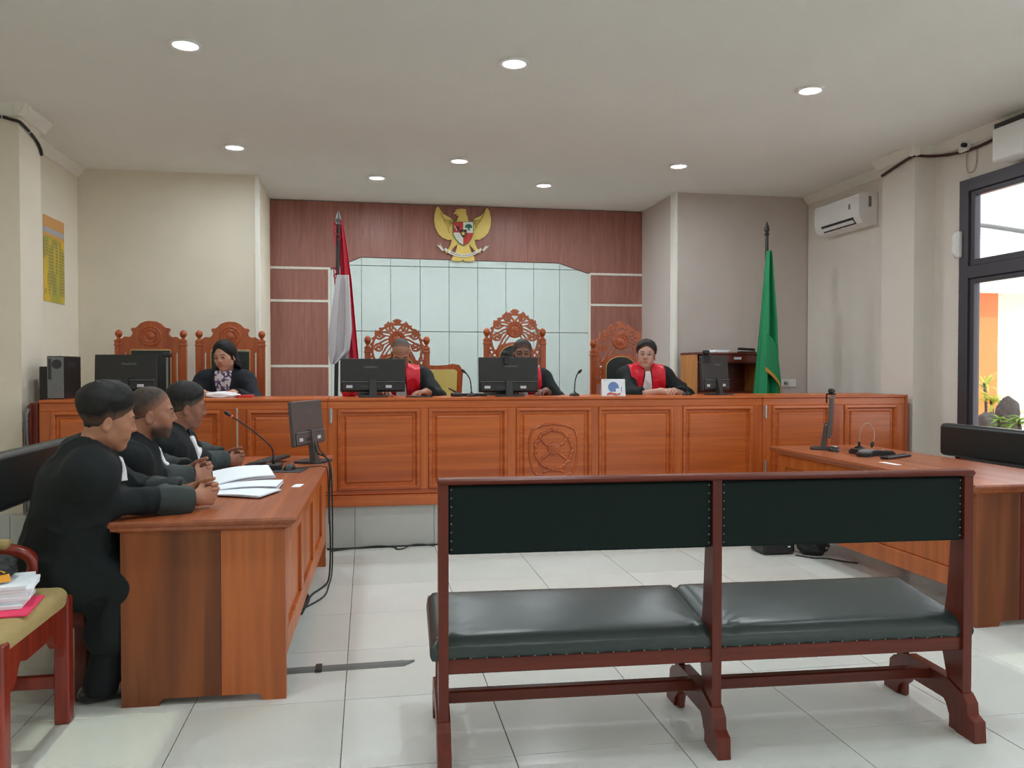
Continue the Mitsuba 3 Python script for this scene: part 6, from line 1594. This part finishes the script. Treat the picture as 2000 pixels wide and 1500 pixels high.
def clasp(G, D, s=1.0, up=0.012, gap=0.040, curl=(42, 62, 28), tilt=0.0):
    """two clasped hands at G, fingers towards D: wrists and bones (right, left)"""
    D = unit(D); r = unit(np.cross(D, V3(0, 0, 1))); z = V3(0, 0, 1)
    WR, WL = G - D * 0.085 + r * (gap + 0.012) - z * 0.004, G - D * 0.085 - r * (gap + 0.012) + z * up * 0.3
    dR, dL = unit(D * 0.93 - r * 0.36 + z * tilt), unit(D * 0.93 + r * 0.36 + z * tilt)
    bR = unit(r * 0.93 + D * 0.36); bL = unit(-r * 0.93 + D * 0.36)
    B = (hand_bones(WR, dR, bR, True, curl, 0.35, 0.03, s), hand_bones(WL + z * up * 0.7, dL, bL, False, curl, 0.35, 0.03, s))
    return (WR, WL + z * up * 0.7), B

ROBE = dict(kind='robe', name='robe', mat='robe_black', g=0.020, sleeve=0.060, flare=-0.006, fold=0.017, cuff=0.030, cuff_band=0.14, bib=(0.030, 0.052, 0.30), skirt=0.30, hang=0.04)
# three lawyers
G = V3(-0.665, 3.725, 0.815); D = V3(0.90, 0.43, 0)
h, B = clasp(G, D)
make_person('man in black robe nearest the camera, short black hair, hands clasped on the desk', 'men in black robes at the desk', (0.36, 0.165, 0.098), ((-1.018, 3.49, 1.160), 25, 14, 0, 0.955), (-1.095, 3.475, 1.010), (-1.215, 3.60, 0.58), 20,
            h, ((-0.2, -0.6, -0.55), (-0.1, 0.7, -0.5)), 0.455, 0.0, dict(col=(0.0085, 0.0085, 0.009), root=(0.10, 0.055, 0.038), t_top=0.040, t_side=0.012, hz=0.064, nape=-0.088, fluff=0.004, taper=0.075), {**ROBE, 'skirt': 0.55, 'bib': (0.024, 0.044, 0.10)}, B,
            knees=[(-0.99, 3.565, 0.49), (-0.88, 3.82, 0.49)], ankles=[(-1.075, 3.565, 0.095), (-0.93, 3.82, 0.095)], fine=0.003, bulk=1.06, elbow_at=[(-1.05, 3.41, 0.832), (-1.00, 3.80, 0.835)])
G = V3(-0.790, 4.30, 0.828); h, B = clasp(G, V3(0.85, 0.45, 0.0), tilt=0.15)
make_person('man in black robe in the middle of the three, shaved head and short beard', 'men in black robes at the desk', (0.31, 0.140, 0.088), ((-1.012, 4.13, 1.150), 15, 5, 0, 0.97), (-1.095, 4.12, 0.990), (-1.22, 4.18, 0.58), 10,
            h, ((-0.2, -0.55, -0.65), (-0.1, 0.6, -0.6)), 0.455, 0.0, dict(col=(0.045, 0.034, 0.028), root=(0.20, 0.098, 0.064), t_top=0.0065, t_side=0.005, hz=0.068, nape=-0.06, hy=0.062, fluff=0.0008, taper=0.06), {**ROBE, 'bib': (0.030, 0.040, 0.25)}, B,
            knees=[(-0.86, 4.08, 0.50), (-0.85, 4.33, 0.50)], stubble=0.85, fine=0.0032, elbow_at=[(-1.045, 4.04, 0.835), (-1.0, 4.42, 0.835)])
G = V3(-0.755, 5.12, 0.816); h, B = clasp(G, V3(0.90, 0.45, 0))
make_person('man in black robe farthest along the desk, greying temples', 'men in black robes at the desk', (0.25, 0.108, 0.068), ((-1.005, 4.86, 1.148), 22, 12, 0, 0.98), (-1.08, 4.83, 0.985), (-1.20, 4.86, 0.58), 4,
            h, ((-0.2, -0.55, -0.6), (-0.2, 0.7, -0.5)), 0.455, 0.0, dict(col=(0.013, 0.013, 0.013), root=(0.10, 0.075, 0.062), t_top=0.024, t_side=0.010, hz=0.066, nape=-0.075, fluff=0.0035, taper=0.05), {**ROBE, 'bib': (0.040, 0.060, 0.20)}, B,
            knees=[(-0.86, 4.84, 0.50), (-0.84, 5.06, 0.50)], fine=0.0034, elbow_at=[(-1.03, 4.80, 0.835), (-0.99, 5.22, 0.835)])
# three judges
JR = dict(kind='robe', name='robe', mat='robe_black', g=0.020, sleeve=0.066, fold=0.009, cuff=0.05, bib=(0.024, 0.074, 0.40), bands=(0.034, 0.160, 0.42), skirt=0.5, dark_collar=True, h=0.0105)
SB = PLAT + 0.47
def flat_hand(Wp, d, right, curl=(18, 22, 14)): return hand_bones(V3(*Wp), d, V3(0, 0, 1), right, curl, 0.2, 0.06)
wl, wrr = V3(0.475, 6.66, 1.172), V3(0.12, 6.70, 1.172)
make_person('bald judge in red and black robe bowing his head over his monitor', 'judges in red and black robes', (0.35, 0.170, 0.108), ((0.283, 6.985, 1.492), -92, 42, 0, 0.98), (0.285, 7.085, 1.335), (0.28, 7.33, 0.875), -90,
            (wrr, wl), ((-0.6, 0.1, -0.6), (0.6, 0.1, -0.6)), SB, PLAT, dict(col=(0.06, 0.055, 0.052), root=(0.20, 0.11, 0.08), t_top=0.002, t_side=0.009, hz=0.05, nape=-0.065, hy=-0.005), JR, (flat_hand(wrr, (0.3, -0.95, 0), True), flat_hand(wl, (-0.75, -0.65, -0.05), False)))
wl, wrr = V3(1.475, 6.68, 1.172), V3(1.18, 6.68, 1.172)
make_person('judge with cropped dark hair in the middle, face half hidden by his monitor', 'judges in red and black robes', (0.17, 0.080, 0.055), ((1.330, 6.985, 1.490), -98, 4, 0, 0.97), (1.335, 7.055, 1.320), (1.36, 7.33, 0.875), -90,
            (wrr, wl), ((-0.6, 0.1, -0.6), (0.6, 0.1, -0.6)), SB, PLAT, dict(col=(0.030, 0.026, 0.024), root=(0.10, 0.058, 0.044), t_top=0.011, t_side=0.006, hz=0.062, nape=-0.06, fluff=0.001), JR, (flat_hand(wrr, (0.4, -0.9, 0), True), flat_hand(wl, (-0.6, -0.75, 0), False)))
G = V3(2.545, 6.60, 1.172); h, B = clasp(G, V3(-0.05, -1, 0), s=0.92, curl=(30, 40, 25))
wrr, wl = V3(2.455, 6.635, 1.168), V3(2.60, 6.66, 1.166)
B = (hand_bones(wrr, V3(0.85, -0.45, 0), V3(-0.2, -0.4, 0.85), True, (25, 30, 20), 0.25, 0.04, 0.92), hand_bones(wl, V3(-0.55, -0.80, 0.05), V3(0.35, -0.35, 0.85), False, (25, 35, 20), 0.25, 0.04, 0.92))
make_person('woman judge with glasses and short dark hair in red and black robe', 'judges in red and black robes', (0.50, 0.285, 0.215), ((2.442, 6.945, 1.487), -112, 4, 3, 0.975), (2.455, 7.02, 1.343), (2.47, 7.32, 0.875), -93,
            (wrr, wl), ((-0.75, 0.1, -0.5), (0.75, 0.1, -0.5)), SB, PLAT, dict(col=(0.016, 0.013, 0.013), root=(0.05, 0.03, 0.026), t_top=0.020, t_side=0.013, hz=0.066, nape=-0.062, fluff=0.0025, ears=False, taper=0.03, hy=0.072, peak=0.22), {**JR, 'cuff': 0.15, 'bib': (0.024, 0.074, 0.36)}, B, female=True, glasses=True, sh=0.170)
# clerk
wrr, wl = V3(-1.275, 6.72, 1.168), V3(-1.03, 6.70, 1.168)
make_person('woman clerk with long black hair and dark blazer writing at the left wing', None, (0.46, 0.250, 0.175), ((-1.150, 7.005, 1.468), -108, 16, -4, 0.955), (-1.155, 7.06, 1.312), (-1.20, 7.33, 0.875), -92,
            (wrr, wl), ((-0.6, 0.1, -0.6), (0.6, 0.1, -0.6)), SB, PLAT, dict(col=(0.0085, 0.0085, 0.009), t_top=0.014, t_side=0.014, hz=0.064, long=True, fluff=0.002, hy=0.080), dict(kind='blazer', name='blazer', mat='blazer_navy', g=0.016, sleeve=0.056, fold=0.007, cuff=0.02, vneck=(0.066, 0.32), h=0.0095, bottom=0.86),
            (flat_hand(wrr, (0.55, -0.85, 0), True), flat_hand(wl, (-0.5, -0.85, 0), False)), female=True, sh=0.160, bulk=0.92)
